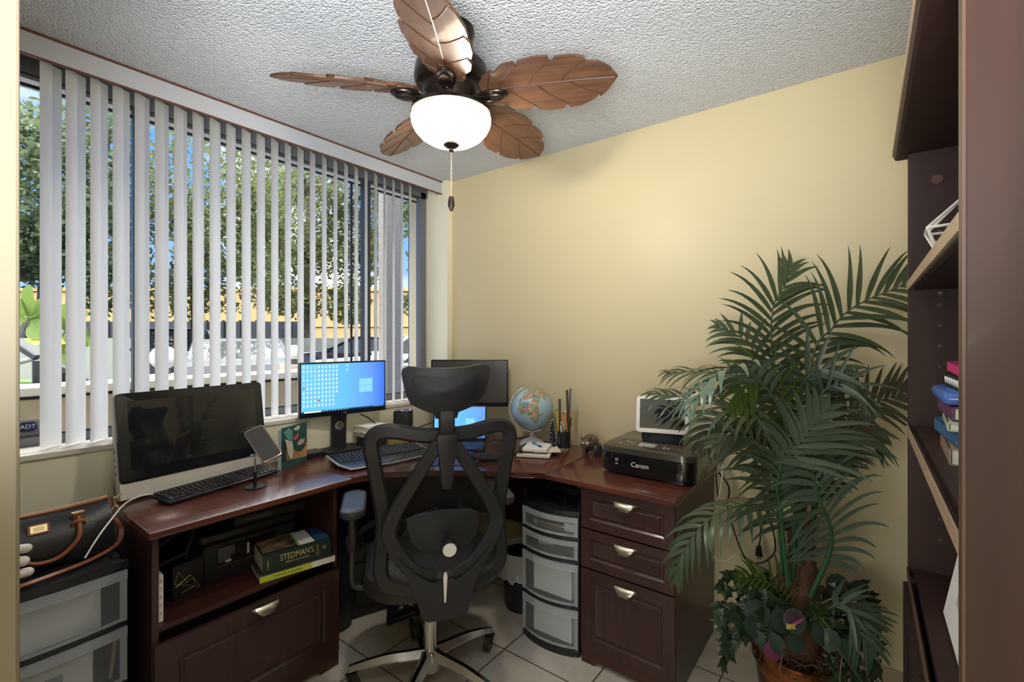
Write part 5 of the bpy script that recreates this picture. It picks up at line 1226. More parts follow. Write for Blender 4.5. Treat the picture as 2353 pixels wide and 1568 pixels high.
b = B(); prism(b, rrect(.011, .007, .003, 3, .125, -.004), .0012, .0024, lambda u, v, h: Mc @ Vector((u, v, h))); o = obj('stop_button', b, colr('stop_orange', (.60, .13, .05), .4), cpn, smooth=False); o['label'] = 'orange-red stop button'
b = B(); box(b, (.0, -pd_/2-.0005, .050), (.27, .003, .074), .001); obj('front_flap', b, BLKG, PR, smooth=False)
b = B(); box(b, (.148, -pd_/2-.001, .074), (.014, .004, .024), .001); box(b, (-.142, -pd_/2-.001, .080), (.010, .004, .022), .001); obj('flap_latch', b, BLK, PR, smooth=False)
text('lettering', 'Canon', .029, mat('printer_letter', (.78, .77, .74), rough=.4), PR, frame((-.015, -pd_/2-.0028, .055), (1, 0, 0), (0, 0, 1)), .0004)
b = B()
for x, z, w, h in ((-.118, .072, .012, .0012), (-.118, .062, .012, .0012), (-.124, .067, .0012, .010), (-.112, .067, .0012, .010), (-.118, .067, .006, .003)): box(b, (x, -pd_/2-.0022, z), (w, .001, h))
obj('print_icon', b, KEYL, PR, smooth=False)
b = B(); box(b, (-.118, -pd_/2-.0022, .050), (.012, .001, .007)); obj('colour_badge', b, colr('badge_teal', (.10, .30, .30)), PR, smooth=False)
# smart display on the printer lid
d0 = at(1463, 983, 2.06); d1 = at(1580, 998, 1.985); dx_ = (d1-d0); dw = dx_.length; drz = math.atan2(dx_.y, dx_.x)
sdp = thing('smart_display', 'white framed smart display standing on the printer lid', 'display', (((d0+d1)/2).x, ((d0+d1)/2).y, DZ+.1325), drz)
Md = Matrix.Translation((0, 0, .047)) @ Matrix.Rotation(math.radians(-14), 4, 'X')
b = B(); prism(b, rrect(dw+.006, .160, .014, 5, 0, .076), 0, .012, lambda u, v, h: Md @ Vector((u, h, v)), .003); obj('frame', b, WHP, sdp)
b = B(); prism(b, rrect(dw-.024, .128, .003, 2, 0, .078), -.001, .001, lambda u, v, h: Md @ Vector((u, h, v))); obj('screen', b, LCD, sdp, smooth=False)
b = B(); cyl(b, Md @ Vector((0, -.0012, .148)), Md @ Vector((0, .0, .148)), .003, n=14); obj('camera_dot', b, BLK, sdp)
b = B(); lathe(b, [(0, 0), (.060, 0), (.064, .01), (.062, .055), (.056, .062), (0, .062)], 36, M=Matrix.Translation((0, .045, 0)) @ Matrix.Scale(1.4, 4, (1, 0, 0)) @ Matrix.Scale(.62, 4, (0, 1, 0))); obj('fabric_base', b, mat('charcoal_fabric', (.022, .024, .030), rough=.8), sdp)
# charger block
chb = thing('charger_block', 'white power charger block on the printer lid', 'charger', on_z(1605, 1006, DZ+.1285), YAW-.4); b = B(); box(b, (0, 0, .016), (.052, .046, .030), .006); obj('block', b, WHP, chb)
b = B()
for s in (-1, 1): box(b, (-.012+s*.006, .005, .037), (.002, .006, .016))
obj('prong', b, CHROME, chb, smooth=False)
# cords
def cord(name, label, pts, r, m, cat='cord'):
    o = Vector(pts[0]); b = B(); tube(b, smooth_path([Vector(p)-o for p in pts], 8), r, 6); q = obj(name, b, m, loc=o); tag(q, label, cat); return q
cord('cable', 'white charging cord looping down beside the right desk unit', [at(1624, 1000, 1.98), at(1650, 1020, 1.95), at(1660, 1080, 1.95), at(1650, 1150, 1.93), at(1630, 1230, 1.93), at(1640, 1280, 1.93), at(1665, 1290, 1.93), at(1690, 1275, 1.93)], .0022, WHP)
cord('cable', 'black printer power cord hanging beside the palm', [at(1645, 1088, 2.02), at(1652, 1150, 2.0), at(1668, 1160, 2.0), at(1675, 1120, 2.0), at(1650, 1085, 2.0)], .0032, BLK)
cord('cable', 'black cord looping low on the yellow wall behind the palm frond', [at(1668, 1155, 2.0), at(1690, 1230, 1.98), at(1715, 1285, 1.97), at(1750, 1294, 1.97), at(1780, 1268, 1.96), at(1775, 1215, 1.95), at(1755, 1185, 1.95)], .0032, BLK)
plg = thing('power_plug', 'black plug hanging free on a cord near the yellow wall', 'plug', at(1744, 1270, 1.93), YAW); b = B(); prism(b, [(-.008, .025), (.006, .03), (.013, -.018), (-.013, -.012)], -.008, .008, XZ, .002); cyl(b, (-.004, 0, -.012), (-.004, 0, -.028), .0018, n=6); cyl(b, (.005, 0, -.014), (.005, 0, -.030), .0018, n=6); obj('body', b, BLK, plg); b = B(); tube(b, smooth_path([(0, 0, .026), (.006, 0, .07), (.004, .01, .16), (-.05, .02, .20)], 6), .003, 6); obj('cord', b, BLK, plg)
cord('cable', 'white cable running from the left desk down to the cart', [at(352, 1135, 1.66), at(318, 1142, 1.62), at(285, 1160, 1.58), at(255, 1195, 1.50), at(225, 1235, 1.44), at(195, 1283, 1.40)], .0028, WHP)
cord('cable', 'thin black cable running beside the white cable off the desk', [at(365, 1140, 1.68), at(320, 1150, 1.63), at(280, 1172, 1.58), at(255, 1200, 1.52), at(246, 1240, 1.50)], .002, BLK)
cord('cable', 'black cable curling behind the white all-in-one computer', [at(228, 1142, 1.86), at(232, 1125, 1.86), at(245, 1114, 1.86), at(262, 1110, 1.86)], .0035, BLK)
pw2 = thing('power_brick', 'black power plug block behind the all-in-one computer', 'plug', on_z(264, 1135, DZ)+Vector((0, .02, 0)), .1); b = B(); box(b, (0, 0, .028), (.03, .04, .056), .005); obj('block', b, BLK, pw2)
cord('cable', 'thin black cable passing through the hole of the lit monitor stand', [at(795, 957, 2.50), at(785, 968, 2.50), at(776, 983, 2.52), at(770, 1000, 2.56)], .0035, BLK)
cord('cable', 'black cable trailing from the lit monitor towards the chair', [at(828, 952, 2.62), at(845, 960, 2.62), at(865, 975, 2.62), at(900, 985, 2.75)], .0035, BLK)
cord('cable', 'black cable crossing the wall behind the laptop', [at(955, 985, 2.85), at(980, 976, 2.85), at(1000, 968, 2.85)], .0035, BLK)
cord('cable', 'black globe cord on the corner desk behind the chair', [at(1225, 1000, 2.62), at(1195, 1008, 2.62), at(1170, 1012, 2.62), at(1130, 1012, 2.62)], .003, BLK)

# ---------------- things in the left unit ----------------
def inbay(px, py, z=.4325): return on_z(px, py, z)
BT = .4325
bp0 = thing('book', 'thick dark green dictionary with gold lettering on the open shelf', 'book', (0, 0, 0))
q0 = on_z(606, 1340, BT); q1 = on_z(762, 1292, BT); qx = (q1-q0).normalized(); qrz = math.atan2(qx.y, qx.x); qy = Vector((-qx.y, qx.x, 0))
ybk = thing('book', 'bright yellow-green workbook under the dark green dictionary', 'book', (q0+q1)/2+qy*.085, qrz)
b = B(); box(b, (0, 0, .013), (.272, .168, .022)); obj('pages', b, PAGE, ybk, smooth=False)
b = B(); box(b, (0, 0, .001), (.276, .172, .002)); box(b, (0, 0, .0255), (.276, .172, .003)); obj('cover', b, colr('workbook_dark', (.06, .055, .045)), ybk, smooth=False)
b = B(); box(b, (-.045, -.0862, .0125), (.186, .002, .022)); obj('spine', b, colr('workbook_lime', (.52, .60, .04)), ybk, smooth=False)
b = B(); box(b, (.066, -.0862, .0125), (.036, .0022, .022)); box(b, (.112, -.0862, .0125), (.05, .0022, .022)); obj('spine_label', b, PAPER, ybk, smooth=False)
text('lettering', 'STARTING A BUSINESS', .010, BLKM, ybk, frame((-.04, -.0875, .0125), (1, 0, 0), (0, 0, 1)), .0003)
bp0.location = (q0+q1)/2+qy*.088+Vector((0, 0, .0275)); bp0.rotation_euler = (0, 0, qrz)
DG = colr('dictionary_green', (.010, .026, .019), .45); GOLD = mat('gold_foil', (.70, .52, .22), rough=.3, metal=.6)
b = B(); box(b, (-.004, 0, .034), (.244, .150, .060)); obj('pages', b, PAGE, bp0, smooth=False)
b = B(); box(b, (0, 0, .0015), (.252, .16, .003)); box(b, (0, 0, .0665), (.252, .16, .003)); box(b, (0, -.0795, .034), (.252, .004, .068), .001); obj('cover', b, DG, bp0, smooth=False)
b = B(); box(b, (-.06, .01, .0685), (.12, .13, .001)); obj('cover_photo', b, mat('cover_photo', (.03, .025, .02), rough=.3, var=(.45, .28, .16), vscale=(18, 18, 18)), bp0, smooth=False)
b = B(); box(b, (.035, .0, .0686), (.06, .14, .001)); obj('cover_panel', b, colr('cover_cream', (.66, .64, .56)), bp0, smooth=False)
b = B(); box(b, (.005, .0, .0688), (.008, .14, .001)); obj('cover_stripe', b, colr('cover_lime', (.16, .34, .05)), bp0, smooth=False)
b = B(); box(b, (.095, .0, .0686), (.05, .14, .001)); obj('cover_corner', b, colr('cover_blue', (.02, .05, .16)), bp0, smooth=False)
text('title', "STEDMAN'S", .033, GOLD, bp0, frame((-.005, -.0818, .043), (1, 0, 0), (0, 0, 1)), .0007, .72)
text('subtitle', 'MEDICAL DICTIONARY', .0085, GOLD, bp0, frame((-.003, -.0818, .022), (1, 0, 0), (0, 0, 1)), .0004)
text('spine_mark', "STEDMAN'S", .007, GOLD, bp0, frame((-.108, -.0818, .03), (0, 0, 1), (-1, 0, 0)), .0004)
b = B()
for x in (.068, .074): box(b, (x, -.0818, .036), (.0014, .0006, .045))
tube(b, [(.098+.006*math.cos(2*PI*i/14), -.0818, .04+.006*math.sin(2*PI*i/14)) for i in range(14)], .0012, 4, closed=True); obj('spine_rule', b, GOLD, bp0)
# black printer inside the bay
p2 = thing('printer', 'dark printer stored on the open shelf of the left desk unit', 'printer', (.178, -1.42, BT), PI/2-.05)
b = B(); prism(b, rrect(.36, .27, .03, 4), 0, .135, XY, .005); obj('body', b, BLKM, p2)
b = B(); prism(b, rrect(.37, .25, .03, 4, 0, .01), .135, .165, XY, .008); obj('lid', b, GREYP, p2)
b = B(); box(b, (-.02, -.138, .088), (.21, .008, .07), .003); obj('control_panel', b, BLKG, p2, smooth=False)
b = B(); box(b, (-.09, -.143, .065), (.02, .002, .009), .002); obj('button', b, KEYL, p2, smooth=False)
b = B(); box(b, (-.02, -.1425, .09), (.008, .002, .04)); obj('slot_strip', b, KEYL, p2, smooth=False)
b = B(); box(b, (-.02, -.141, .053), (.21, .003, .003)); obj('chrome_line', b, CHROME, p2, smooth=False)
dv = thing('disc_player', 'flat black box lying on the stored dark printer', 'disc player', (.185, -1.33, BT+.1665), PI/2-.12); b = B(); box(b, (0, 0, .018), (.27, .20, .034), .003); obj('casing', b, GREYP, dv, smooth=False); b = B(); box(b, (-.05, -.101, .018), (.10, .003, .012)); obj('front_strip', b, mat('strip_grey', (.09, .09, .10), rough=.3), dv, smooth=False)
cr_ = thing('dried_potpourri', 'crumpled copper shreds lying on the flat black box', 'shreds', (.23, -1.30, BT+.2025)); R_ = random.Random(3); b = B()
for _ in range(26):
    p = Vector((R_.uniform(-.05, .05), R_.uniform(-.09, .09), R_.uniform(.002, .02))); q = p+Vector((R_.uniform(-.03, .03), R_.uniform(-.03, .03), R_.uniform(-.002, .012))); band(b, smooth_path([p, (p+q)/2+Vector((0, 0, .006)), q], 3), .008, .001, (0, .3, 1))
o = obj('shreds', b, mat('copper_foil', (.30, .14, .08), rough=.35, metal=.4), cr_); o['kind'] = 'stuff'
fr_ = thing('picture_frame', 'dark triangular stand of a tilted frame at the left end of the open shelf', 'frame', (.30, -1.70, BT), PI/2); b = B()
for a_, c_ in (((-.07, .0, .165), (.10, .03, .255)), ((.10, .03, .255), (.05, .0, .14)), ((.05, 0, .14), (-.07, 0, .12)), ((-.07, 0, .12), (-.07, 0, .165)), ((-.07, .0, .12), (-.07, .0, .0)), ((.05, .0, .14), (.05, .03, .0))): band(b, [Vector(a_), Vector(c_)], .010, .016, (0, 1, 0))
obj('frame', b, GREYP, fr_, smooth=False)
bs = thing('gift_box', 'black box with thin gold line pattern on the open shelf', 'box', (.30, -1.66, BT), PI/2+.15); b = B(); box(b, (0, 0, .06), (.10, .08, .12), .002); obj('box', b, colr('gift_black', (.014, .012, .012), .4), bs, smooth=False); b = B(); R_ = random.Random(9)
pp_ = [(R_.uniform(-.045, .045), R_.uniform(.01, .11)) for _ in range(9)]
for i in range(8): cyl(b, (pp_[i][0], -.0405, pp_[i][1]), (pp_[i+1][0], -.0405, pp_[i+1][1]), .0006, n=5)
obj('gold_lines', b, GOLD, bs)
wb = thing('paper_bag', 'narrow white printed card standing at the left inside edge of the open shelf', 'card', (.395, -1.772, BT), PI/2); b = B(); box(b, (.006, 0, .075), (.016, .10, .15), .001); obj('card', b, PAPER, wb, smooth=False); b = B()
for k in range(5): tube(b, smooth_path([(.004, -.0505, .02+.026*k), (.010, -.0505, .027+.026*k), (.004, -.0505, .034+.026*k)], 4), .0009, 5)
obj('squiggle', b, colr('squiggle_red', (.45, .16, .08)), wb)

# ---------------- handbag on the left cart ----------------
LEA = mat('black_bag_leather', (.016, .016, .018), rough=.32, bump=.12, bscale=260); TAN = mat('brown_bag_leather', (.24, .075, .030), rough=.4, var=(.30, .10, .045), vscale=(20, 20, 20)); BRASS = mat('pale_brass', (.72, .58, .32), rough=.25, metal=.8)
bag = thing('handbag', 'black leather handbag with brown handles on the drawer cart', 'handbag', (.22, -2.006, .6545), PI/2-.03)
b = B(); n = 22; prof = [(-.075, 0), (-.085, .02), (-.086, .06), (-.074, .10), (-.045, .135), (-.012, .155), (.012, .155), (.045, .135), (.074, .10), (.086, .06), (.085, .02), (.075, 0)]; rows = []
for i in range(n):
    u = i/(n-1); x = -.165+.33*u; k = 1-.30*abs(2*u-1)**3; zt = 1-.05*math.sin(PI*u)
    rows.append([b.verts.new((x*(1-.06*(q[1]/.155)), q[0]*k*(1+.02*math.sin(9*u+q[1]*40)), q[1]*zt)) for q in prof])
for A, C in zip(rows, rows[1:]):
    for j in range(len(prof)): q = (j+1) % len(prof); b.faces.new((A[j], A[q], C[q], C[j]))
b.faces.new(rows[0]); b.faces.new(rows[-1][::-1]); obj('body', b, LEA, bag)
b = B(); P = [Vector((-.155+.31*i/20, 0, .156-.008*math.sin(PI*i/20))) for i in range(21)]; band(b, P, .030, .006, (0, 0, 1)); 
for s in (-1, 1): band(b, [Vector((s*.158, -.028, .128)), Vector((s*.156, 0, .157)), Vector((s*.158, .028, .128))], .012, .004, (s, 0, 0))
band(b, [Vector((s_*.0+.166, 0, z)) for s_, z in ((0, .02), (0, .10))], .02, .004, (1, 0, 0)); obj('trim', b, TAN, bag)
b = B(); tube(b, P, .0024, 6); 
for v in b.verts: v.co.z += .0035
obj('zip', b, BRASS, bag)
for s in (-1, 1):
    b = B(); y = s*.078
    hp_ = smooth_path([(-.075, s*.060, .128), (-.076, s*.076, .105), (-.070, s*.092, .07), (-.035, s*.099, .035), (0, s*.100, .026), (.035, s*.099, .035), (.070, s*.092, .07), (.076, s*.076, .105), (.075, s*.060, .128)], 6)
    tube(b, hp_, .0062, 10); obj('handle', b, TAN, bag)
    for q in (-1, 1):
        b = B(); cyl(b, (q*.075, s*.062, .112), (q*.075, s*.070, .106), .017, n=18); box(b, (q*.075, s*.052, .132), (.024, .012, .026), .003); t_a = obj('handle_tab', b, TAN, bag); b = B(); box(b, (q*.075, s*.054, .141), (.030, .012, .005), .001); obj('ring', b, BRASS, t_a)
b = B(); Mq = frame((-.012, -.0635, .118), (1, 0, 0), (0, .42, .9)); prism(b, rrect(.046, .030, .004, 3), .0, .003, lambda u, v, h: Mq @ Vector((u, v, h))); obj('label_patch', b, TAN, bag, smooth=False)
b = B(); prism(b, rrect(.036, .021, .002, 3), .003, .0045, lambda u, v, h: Mq @ Vector((u, v, h))); lb_ = obj('brass_plate', b, BRASS, bag, smooth=False)
b = B()
for v in (.004, 0, -.004): prism(b, rrect(.022, .0012, .0003, 1, 0, v), .0045, .0048, lambda u, v, h: Mq @ Vector((u, v, h)))
obj('plate_lines', b, BROWNT, lb_, smooth=False)
b = B(); tube(b, [(.17, -.012, .150), (.176, -.016, .152), (.188, -.018, .162)], .004, 8); tube(b, [(.172+.010*math.cos(a), -.018, .105+.022*math.sin(a)) for a in [2*PI*i/14 for i in range(14)]], .0026, 6, closed=True); tube(b, [(.170, -.018, .145), (.171, -.018, .128)], .004, 8); obj('clasp', b, BRASS, bag)
b = B(); Pst = smooth_path([Vector((.172, -.02, .085)), Vector((.185, -.035, .05)), Vector((.17, -.06, .012)), Vector((.10, -.115, .004)), Vector((.02, -.16, .0075)), Vector((-.08, -.185, .0075)), Vector((-.17, -.20, .0075))], 6); band(b, Pst, .014, .004, (0, -.25, 1)); obj('shoulder_strap', b, TAN, bag)
# white fingered ornament beside the jamb
hn = thing('hand_ornament', 'white ceramic finger-shaped ornament peeking past the door jamb', 'ornament', (.365, -2.085, .6545), 0)
PORC = mat('white_porcelain', (.72, .67, .60), rough=.4)
b = B(); sphere(b, (0, -.012, .045), (.022, .022, .045), 16, 12)
for z, y1, r, dz in ((.100, .043, .0125, -.004), (.066, .036, .0145, -.004), (.030, .045, .0140, -.002)):
    P = smooth_path([(0, -.02, z*.8+.01), (0, .0, z), (0, y1-.012, z+dz)], 5); k = len(P); tube(b, P, [r*.95]*(k-1)+[r*.9], 12); sphere(b, (0, y1-.012, z+dz), r*.95, 14, 10)
cyl(b, (0, -.012, 0), (0, -.012, .02), .022, n=18); obj('fingers', b, PORC, hn)

# ---------------- under the desk ----------------
bgk = thing('tote_bag', 'black nylon bag with strap standing under the corner desk left of the chair', 'bag', (.35, -.84, 0), math.radians(70))
BAGM = mat('black_nylon', (.012, .012, .013), rough=.6)
b = B(); prism(b, [(-.15, 0), (.15, .0), (.14, .30), (.10, .34), (-.11, .34), (-.14, .30)], .0, .12, lambda u, v, h: Vector((u, h+.12*v, v)), .02); obj('body', b, BAGM, bgk)
b = B(); box(b, (-.02, -.006, .16), (.22, .03, .20), .01, M=Matrix.Rotation(math.radians(-7), 4, 'X')); obj('pocket', b, BAGM, bgk)
b = B(); band(b, smooth_path([(-.09, .02, .33), (-.10, -.01, .42), (0, 0, .45), (.10, -.01, .42), (.09, .02, .33)], 5), .03, .004, (0, 1, 0)); obj('strap', b, BLK, bgk)
fld = thing('dotted_case', 'black case printed with coloured dots tilted on the floor under the chair', 'case', on_z(895, 1432, 0), math.radians(50))
b = B(); Mf = Matrix.Translation((0, 0, .004)) @ Matrix.Rotation(math.radians(-14), 4, 'Y') ; box(b, (.14, .06, .012), (.30, .18, .024), .006, M=Mf); obj('case', b, BLK, fld)
for k, (m_, pts) in enumerate(((colr('dot_pink', (.45, .12, .32)), ((.16, .05), (.17, .08))), (colr('dot_yellow', (.50, .48, .05)), ((.11, .04), (.12, .08), (.14, .06))), (colr('dot_teal', (.12, .38, .42)), ((.06, .04), (.07, .08), (.09, .06))), (colr('dot_grey', (.40, .42, .42)), ((.20, .0), (.23, .0), (.26, .0))))):
    b = B()
    for u, v in pts: cyl(b, Mf @ Vector((u, v, .024)), Mf @ Vector((u, v, .0252)), .012, n=14)
    obj('dot_print', b, m_, fld)
b = B()
for k in range(9): box(b, (.10+.012*k, -.012, .0255), (.007, .045, .003), M=Mf)
obj('rib_grip', b, GREYP, fld, smooth=False)
ubx = thing('computer_tower', 'dark computer tower standing on the floor behind the black bag', 'computer', (.19, -1.085, 0), PI/2); b = B(); box(b, (0, 0, .21), (.17, .30, .40), .006); obj('casing', b, BLKM, ubx); b = B(); box(b, (0, -.152, .21), (.15, .006, .38), .002); obj('front_panel', b, BLK, ubx)
b = B()
for sx in (-1, 1):
    for sy in (-1, 1): box(b, (sx*.06, sy*.12, .005), (.03, .03, .010))
obj('foot', b, BLK, ubx, smooth=False)
wb_ = thing('waste_bin', 'black waste bin with clear liner beside the narrow drawer cart', 'waste bin', (.862, -.375, 0), .5)
b = B(); 
lathe(b, [(0, 0), (.082, 0), (.085, .004), (.108, .27), (.106, .27), (.084, .008), (0, .006)], 36); obj('bin', b, BLK, wb_)
b = B(); R_ = random.Random(8); n = 48; rr_ = []
for z, r in ((.262, .100), (.285, .104), (.290, .110), (.275, .116), (.235, .118), (.195, .119), (.165, .124)):
    rr_.append([b.verts.new(((r+R_.uniform(-.003, .005)*(1 if z < .27 else .4))*math.cos(2*PI*i/n), (r+R_.uniform(-.003, .005)*(1 if z < .27 else .4))*math.sin(2*PI*i/n), z+(R_.uniform(-.012, .012) if z < .2 else 0))) for i in range(n)])
for A, C in zip(rr_, rr_[1:]):
    for i in range(n): j = (i+1) % n; b.faces.new((A[i], A[j], C[j], C[i]))
obj('liner', b, BAGL, wb_)
can = thing('tin_can', 'yellowish cylindrical tin on the tray of the narrow drawer cart', 'tin', (1.245, -.30, .5715)); b = B(); cyl(b, (0, 0, 0), (0, 0, .095), .026, n=24); obj('tin', b, mat('tin_yellow', (.34, .28, .10), rough=.35, var=(.40, .36, .22), vscale=(30, 30, 30)), can)
pk = thing('green_packet', 'pale green packet on the tray of the narrow drawer cart', 'packet', (1.17, -.30, .5715), .2); b = B(); box(b, (0, 0, .045), (.07, .03, .09), .004); obj('packet', b, mat('packet_green', (.16, .20, .17), rough=.5), pk)
# ---------------- palm in the pot ----------------
PT = Vector((2.046, -.395, 0))
def fmat(n, a, c, r=.33):
    m = mat(n, a, rough=r, var=c, vscale=(7, 7, 7)); return m
FRD = [fmat('palm_leaf_dark', (.046, .066, .034), (.070, .094, .048)), fmat('palm_leaf_mid', (.068, .096, .060), (.096, .130, .084)), fmat('palm_leaf_pale', (.085, .135, .095), (.12, .18, .13), .3), fmat('palm_leaf_bright', (.055, .10, .018), (.08, .14, .03))]
STEM = mat('palm_stem_green', (.035, .11, .045), rough=.4); HUSK = mat('palm_trunk_fibre', (.075, .034, .018), rough=.95, var=(.12, .06, .03), vscale=(50, 50, 8), bump=.5, bscale=120)
palm = thing('potted_palm', 'tall artificial palm with arching fronds in a copper pot by the yellow wall', 'plant', PT)
b = B(); lathe(b, [(0, 0), (.100, 0), (.105, .01), (.118, .12), (.128, .20), (.130, .222), (.140, .226), (.142, .262), (.146, .268), (.146, .276), (.138, .278), (.134, .262), (.120, .245), (0, .240)], 48)
COP = mat('hammered_copper', (.32, .115, .035), rough=.24, metal=.85, var=(.07, .030, .012), vscale=(16, 16, 22), bump=.35, bscale=55); obj('pot', b, COP, palm)
b = B(); R_ = random.Random(21)
for _ in range(260):
    a = R_.uniform(0, 2*PI); r = .135*math.sqrt(R_.random()); p = Vector((r*math.cos(a), r*math.sin(a), .252+.03*R_.random()*(1-r/.16))); d = Vector((R_.uniform(-1, 1), R_.uniform(-1, 1), R_.uniform(-.2, .5)))*.03
    tube(b, smooth_path([p, p+d+Vector((0, 0, .008)), p+d*1.8+Vector((R_.uniform(-.012, .012), R_.uniform(-.012, .012), -.004 if r < .11 else -.02))], 3), .0011, 4)
o = obj('moss', b, mat('dry_moss', (.16, .10, .06), rough=.95, var=(.24, .16, .10), vscale=(30, 30, 30)), palm); o['kind'] = 'stuff'
# trunk
def rel(px, py, t): return at(px, py, t)-PT
TP = [Vector((0.0, 0, .24)), rel(1843, 1400, 1.60), rel(1843, 1340, 1.60), rel(1842, 1290, 1.60), rel(1840, 1240, 1.60), rel(1838, 1195, 1.60)]
b = B(); P = smooth_path(TP, 5); k = len(P); tube(b, P, [(.062, .056, .046, .040, .040, .030)[min(5, int(i/(k-1)*5))] for i in range(k)], 16)
for i in range(120):
    a = random.uniform(0, 2*PI); j = random.randrange(4, k-2); p = P[j]; d = Vector((math.cos(a), math.sin(a), 0)); r = .040 if j > 12 else .050
    tube(b, [p+d*r*.9, p+d*(r+.004)+Vector((0, 0, .03)), p+d*(r+random.uniform(.004, .03))+Vector((0, 0, random.uniform(.04, .08)))], .0009, 3)
obj('trunk', b, HUSK, palm)
for (x0, y0, x1, y1) in ((1800, 1360, 1785, 1320), (1865, 1380, 1890, 1345), (1815, 1215, 1800, 1195)):
    b = B(); broad_leaf(b, rel(x0, y0, 1.56), rel(x1, y1, 1.54), .03, -FW, 0); obj('husk', b, HUSK, palm)
def frond(path, Ln, n, m, ldroop=.35, curl=.2, start=.12, wid=.0085, spread=66, tipspread=26, face=None, side=(1, 1), seed=0, stem=None, thick=.0042, twist=0):
    """path: world points of the rachis; leaflets are curved strips set along both sides"""
    R = random.Random(seed); ldroop = ldroop*1.2+.45; P = smooth_path([Vector(p)-PT for p in path], 10); k = len(P)
    cum = [0]
    for a, c in zip(P, P[1:]): cum.append(cum[-1]+(c-a).length)
    tot = cum[-1]
    def pt(s):
        s = max(0, min(tot, s)); i = max(j for j in range(k) if cum[j] <= s+1e-9); i = min(i, k-2); f = (s-cum[i])/max(1e-9, cum[i+1]-cum[i]); return P[i].lerp(P[i+1], f), (P[i+1]-P[i]).normalized()
    b = B(); tube(b, P, [thick*(1-.75*i/(k-1)) for i in range(k)], 6); fr = obj('frond_stem', b, stem or m, palm)
    b = B(); wid *= 1.08; fc = Vector(face if face is not None else (-FW+Vector((0, 0, .35)))).normalized()
    for sd in (1, -1):
        if not side[0 if sd > 0 else 1]: continue
        for i in range(n):
            u = (i+.5*(sd > 0)*.6)/(n-1) if n > 1 else 0; u = min(1, u); s = tot*(start+(1-start)*u); p, T = pt(s)
            S_ = fc.cross(T).normalized()*sd; Nn = T.cross(S_)*sd
            if Nn.dot(fc) < 0: Nn = -Nn
            an = math.radians(spread+(tipspread-spread)*u**1.6+R.uniform(-5, 5))
            d = T*math.cos(an)+S_*math.sin(an)+Nn*R.uniform(-.05, .22)
            ln = Ln*(.30+.98*math.sin(PI*(.14+.78*u)))*R.uniform(.92, 1.06)*.86
            if u > .9: ln *= .75
            pr = None; q = p.copy(); dd = d.normalized(); m_ = 7; dr = ldroop*R.uniform(.7, 1.3)
            for j in range(m_+1):
                f = j/m_; ww = wid*(.55+.45*min(1, f*4))*(1-max(0, f-.35)/.65)**.75 if f < 1 else .0003
                sv = dd.cross(Nn); sv = sv.normalized() if sv.length > 1e-6 else S_
                L_ = b.verts.new(q+sv*ww+Nn*ww*.25); C_ = b.verts.new(q); R__ = b.verts.new(q-sv*ww+Nn*ww*.25)
                if pr: b.faces.new((pr[0], L_, C_, pr[1])); b.faces.new((pr[1], C_, R__, pr[2]))
                pr = (L_, C_, R__); q = q+dd*(ln/m_); dd = (dd+Vector((0, 0, -1))*dr/m_*(.4+f)-T*curl*.45*f/m_+S_*curl*.2*f/m_).normalized()
    o = obj('leaflets', b, m, fr); return fr
crown = at(1845, 1130, 1.60)
def F(pts, **kw): return frond([at(*p) for p in pts], **kw)
# tall upright fronds
F([(1838, 1200, 1.60), (1832, 1040, 1.62), (1800, 930, 1.66), (1777, 830, 1.68), (1772, 750, 1.69), (1780, 695, 1.70), (1804, 655, 1.71), (1816, 618, 1.72)], Ln=.205, n=19, m=FRD[0], start=.46, ldroop=.38, curl=.9, spread=62, seed=1, stem=FRD[0], thick=.0058)
F([(1846, 1200, 1.60), (1850, 1040, 1.60), (1860, 880, 1.60), (1876, 795, 1.60), (1911, 756, 1.60), (1944, 719, 1.59), (1994, 689, 1.58), (2060, 662, 1.57), (2110, 635, 1.56)], Ln=.215, n=19, m=FRD[0], start=.44, ldroop=.42, curl=.9, spread=62, seed=2, stem=FRD[0], thick=.0058)
# upper left small
F([(1830, 1150, 1.62), (1790, 950, 1.68), (1740, 820, 1.76), (1700, 775, 1.82), (1655, 752, 1.86)], Ln=.15, n=12, m=FRD[0], start=.55, ldroop=.5, curl=.3, seed=3)
# far left arching
F([(1832, 1160, 1.60), (1800, 980, 1.64), (1740, 890, 1.68), (1680, 860, 1.72), (1610, 855, 1.76), (1540, 856, 1.80)], Ln=.17, n=16, m=FRD[0], start=.40, ldroop=.85, curl=.5, seed=4, face=(0, -.3, 1))
F([(1832, 1160, 1.58), (1800, 1010, 1.58), (1745, 960, 1.60), (1690, 945, 1.62), (1600, 918, 1.68), (1500, 905, 1.74)], Ln=.17, n=17, m=FRD[0], start=.35, ldroop=.9, curl=.5, seed=5, face=(0, -.3, 1))
# pale front-left drooping frond
F([(1836, 1150, 1.56), (1800, 960, 1.48), (1740, 870, 1.40), (1680, 848, 1.34), (1625, 880, 1.30), (1592, 935, 1.28)], Ln=.15, n=11, m=FRD[2], start=.50, ldroop=1.0, curl=.4, spread=60, wid=.0115, seed=6, face=(-.5, -.6, .8))
# left dark middle
F([(1836, 1170, 1.60), (1800, 1060, 1.62), (1745, 990, 1.66), (1690, 950, 1.70), (1640, 975, 1.74), (1612, 1020, 1.76)], Ln=.17, n=13, m=FRD[0], start=.4, ldroop=.7, curl=.3, seed=7, wid=.010)
F([(1836, 1180, 1.60), (1805, 1090, 1.58), (1760, 1030, 1.58), (1700, 1000, 1.60), (1650, 1020, 1.62)], Ln=.16, n=13, m=FRD[0], start=.35, ldroop=.5, curl=.3, seed=8, wid=.010)
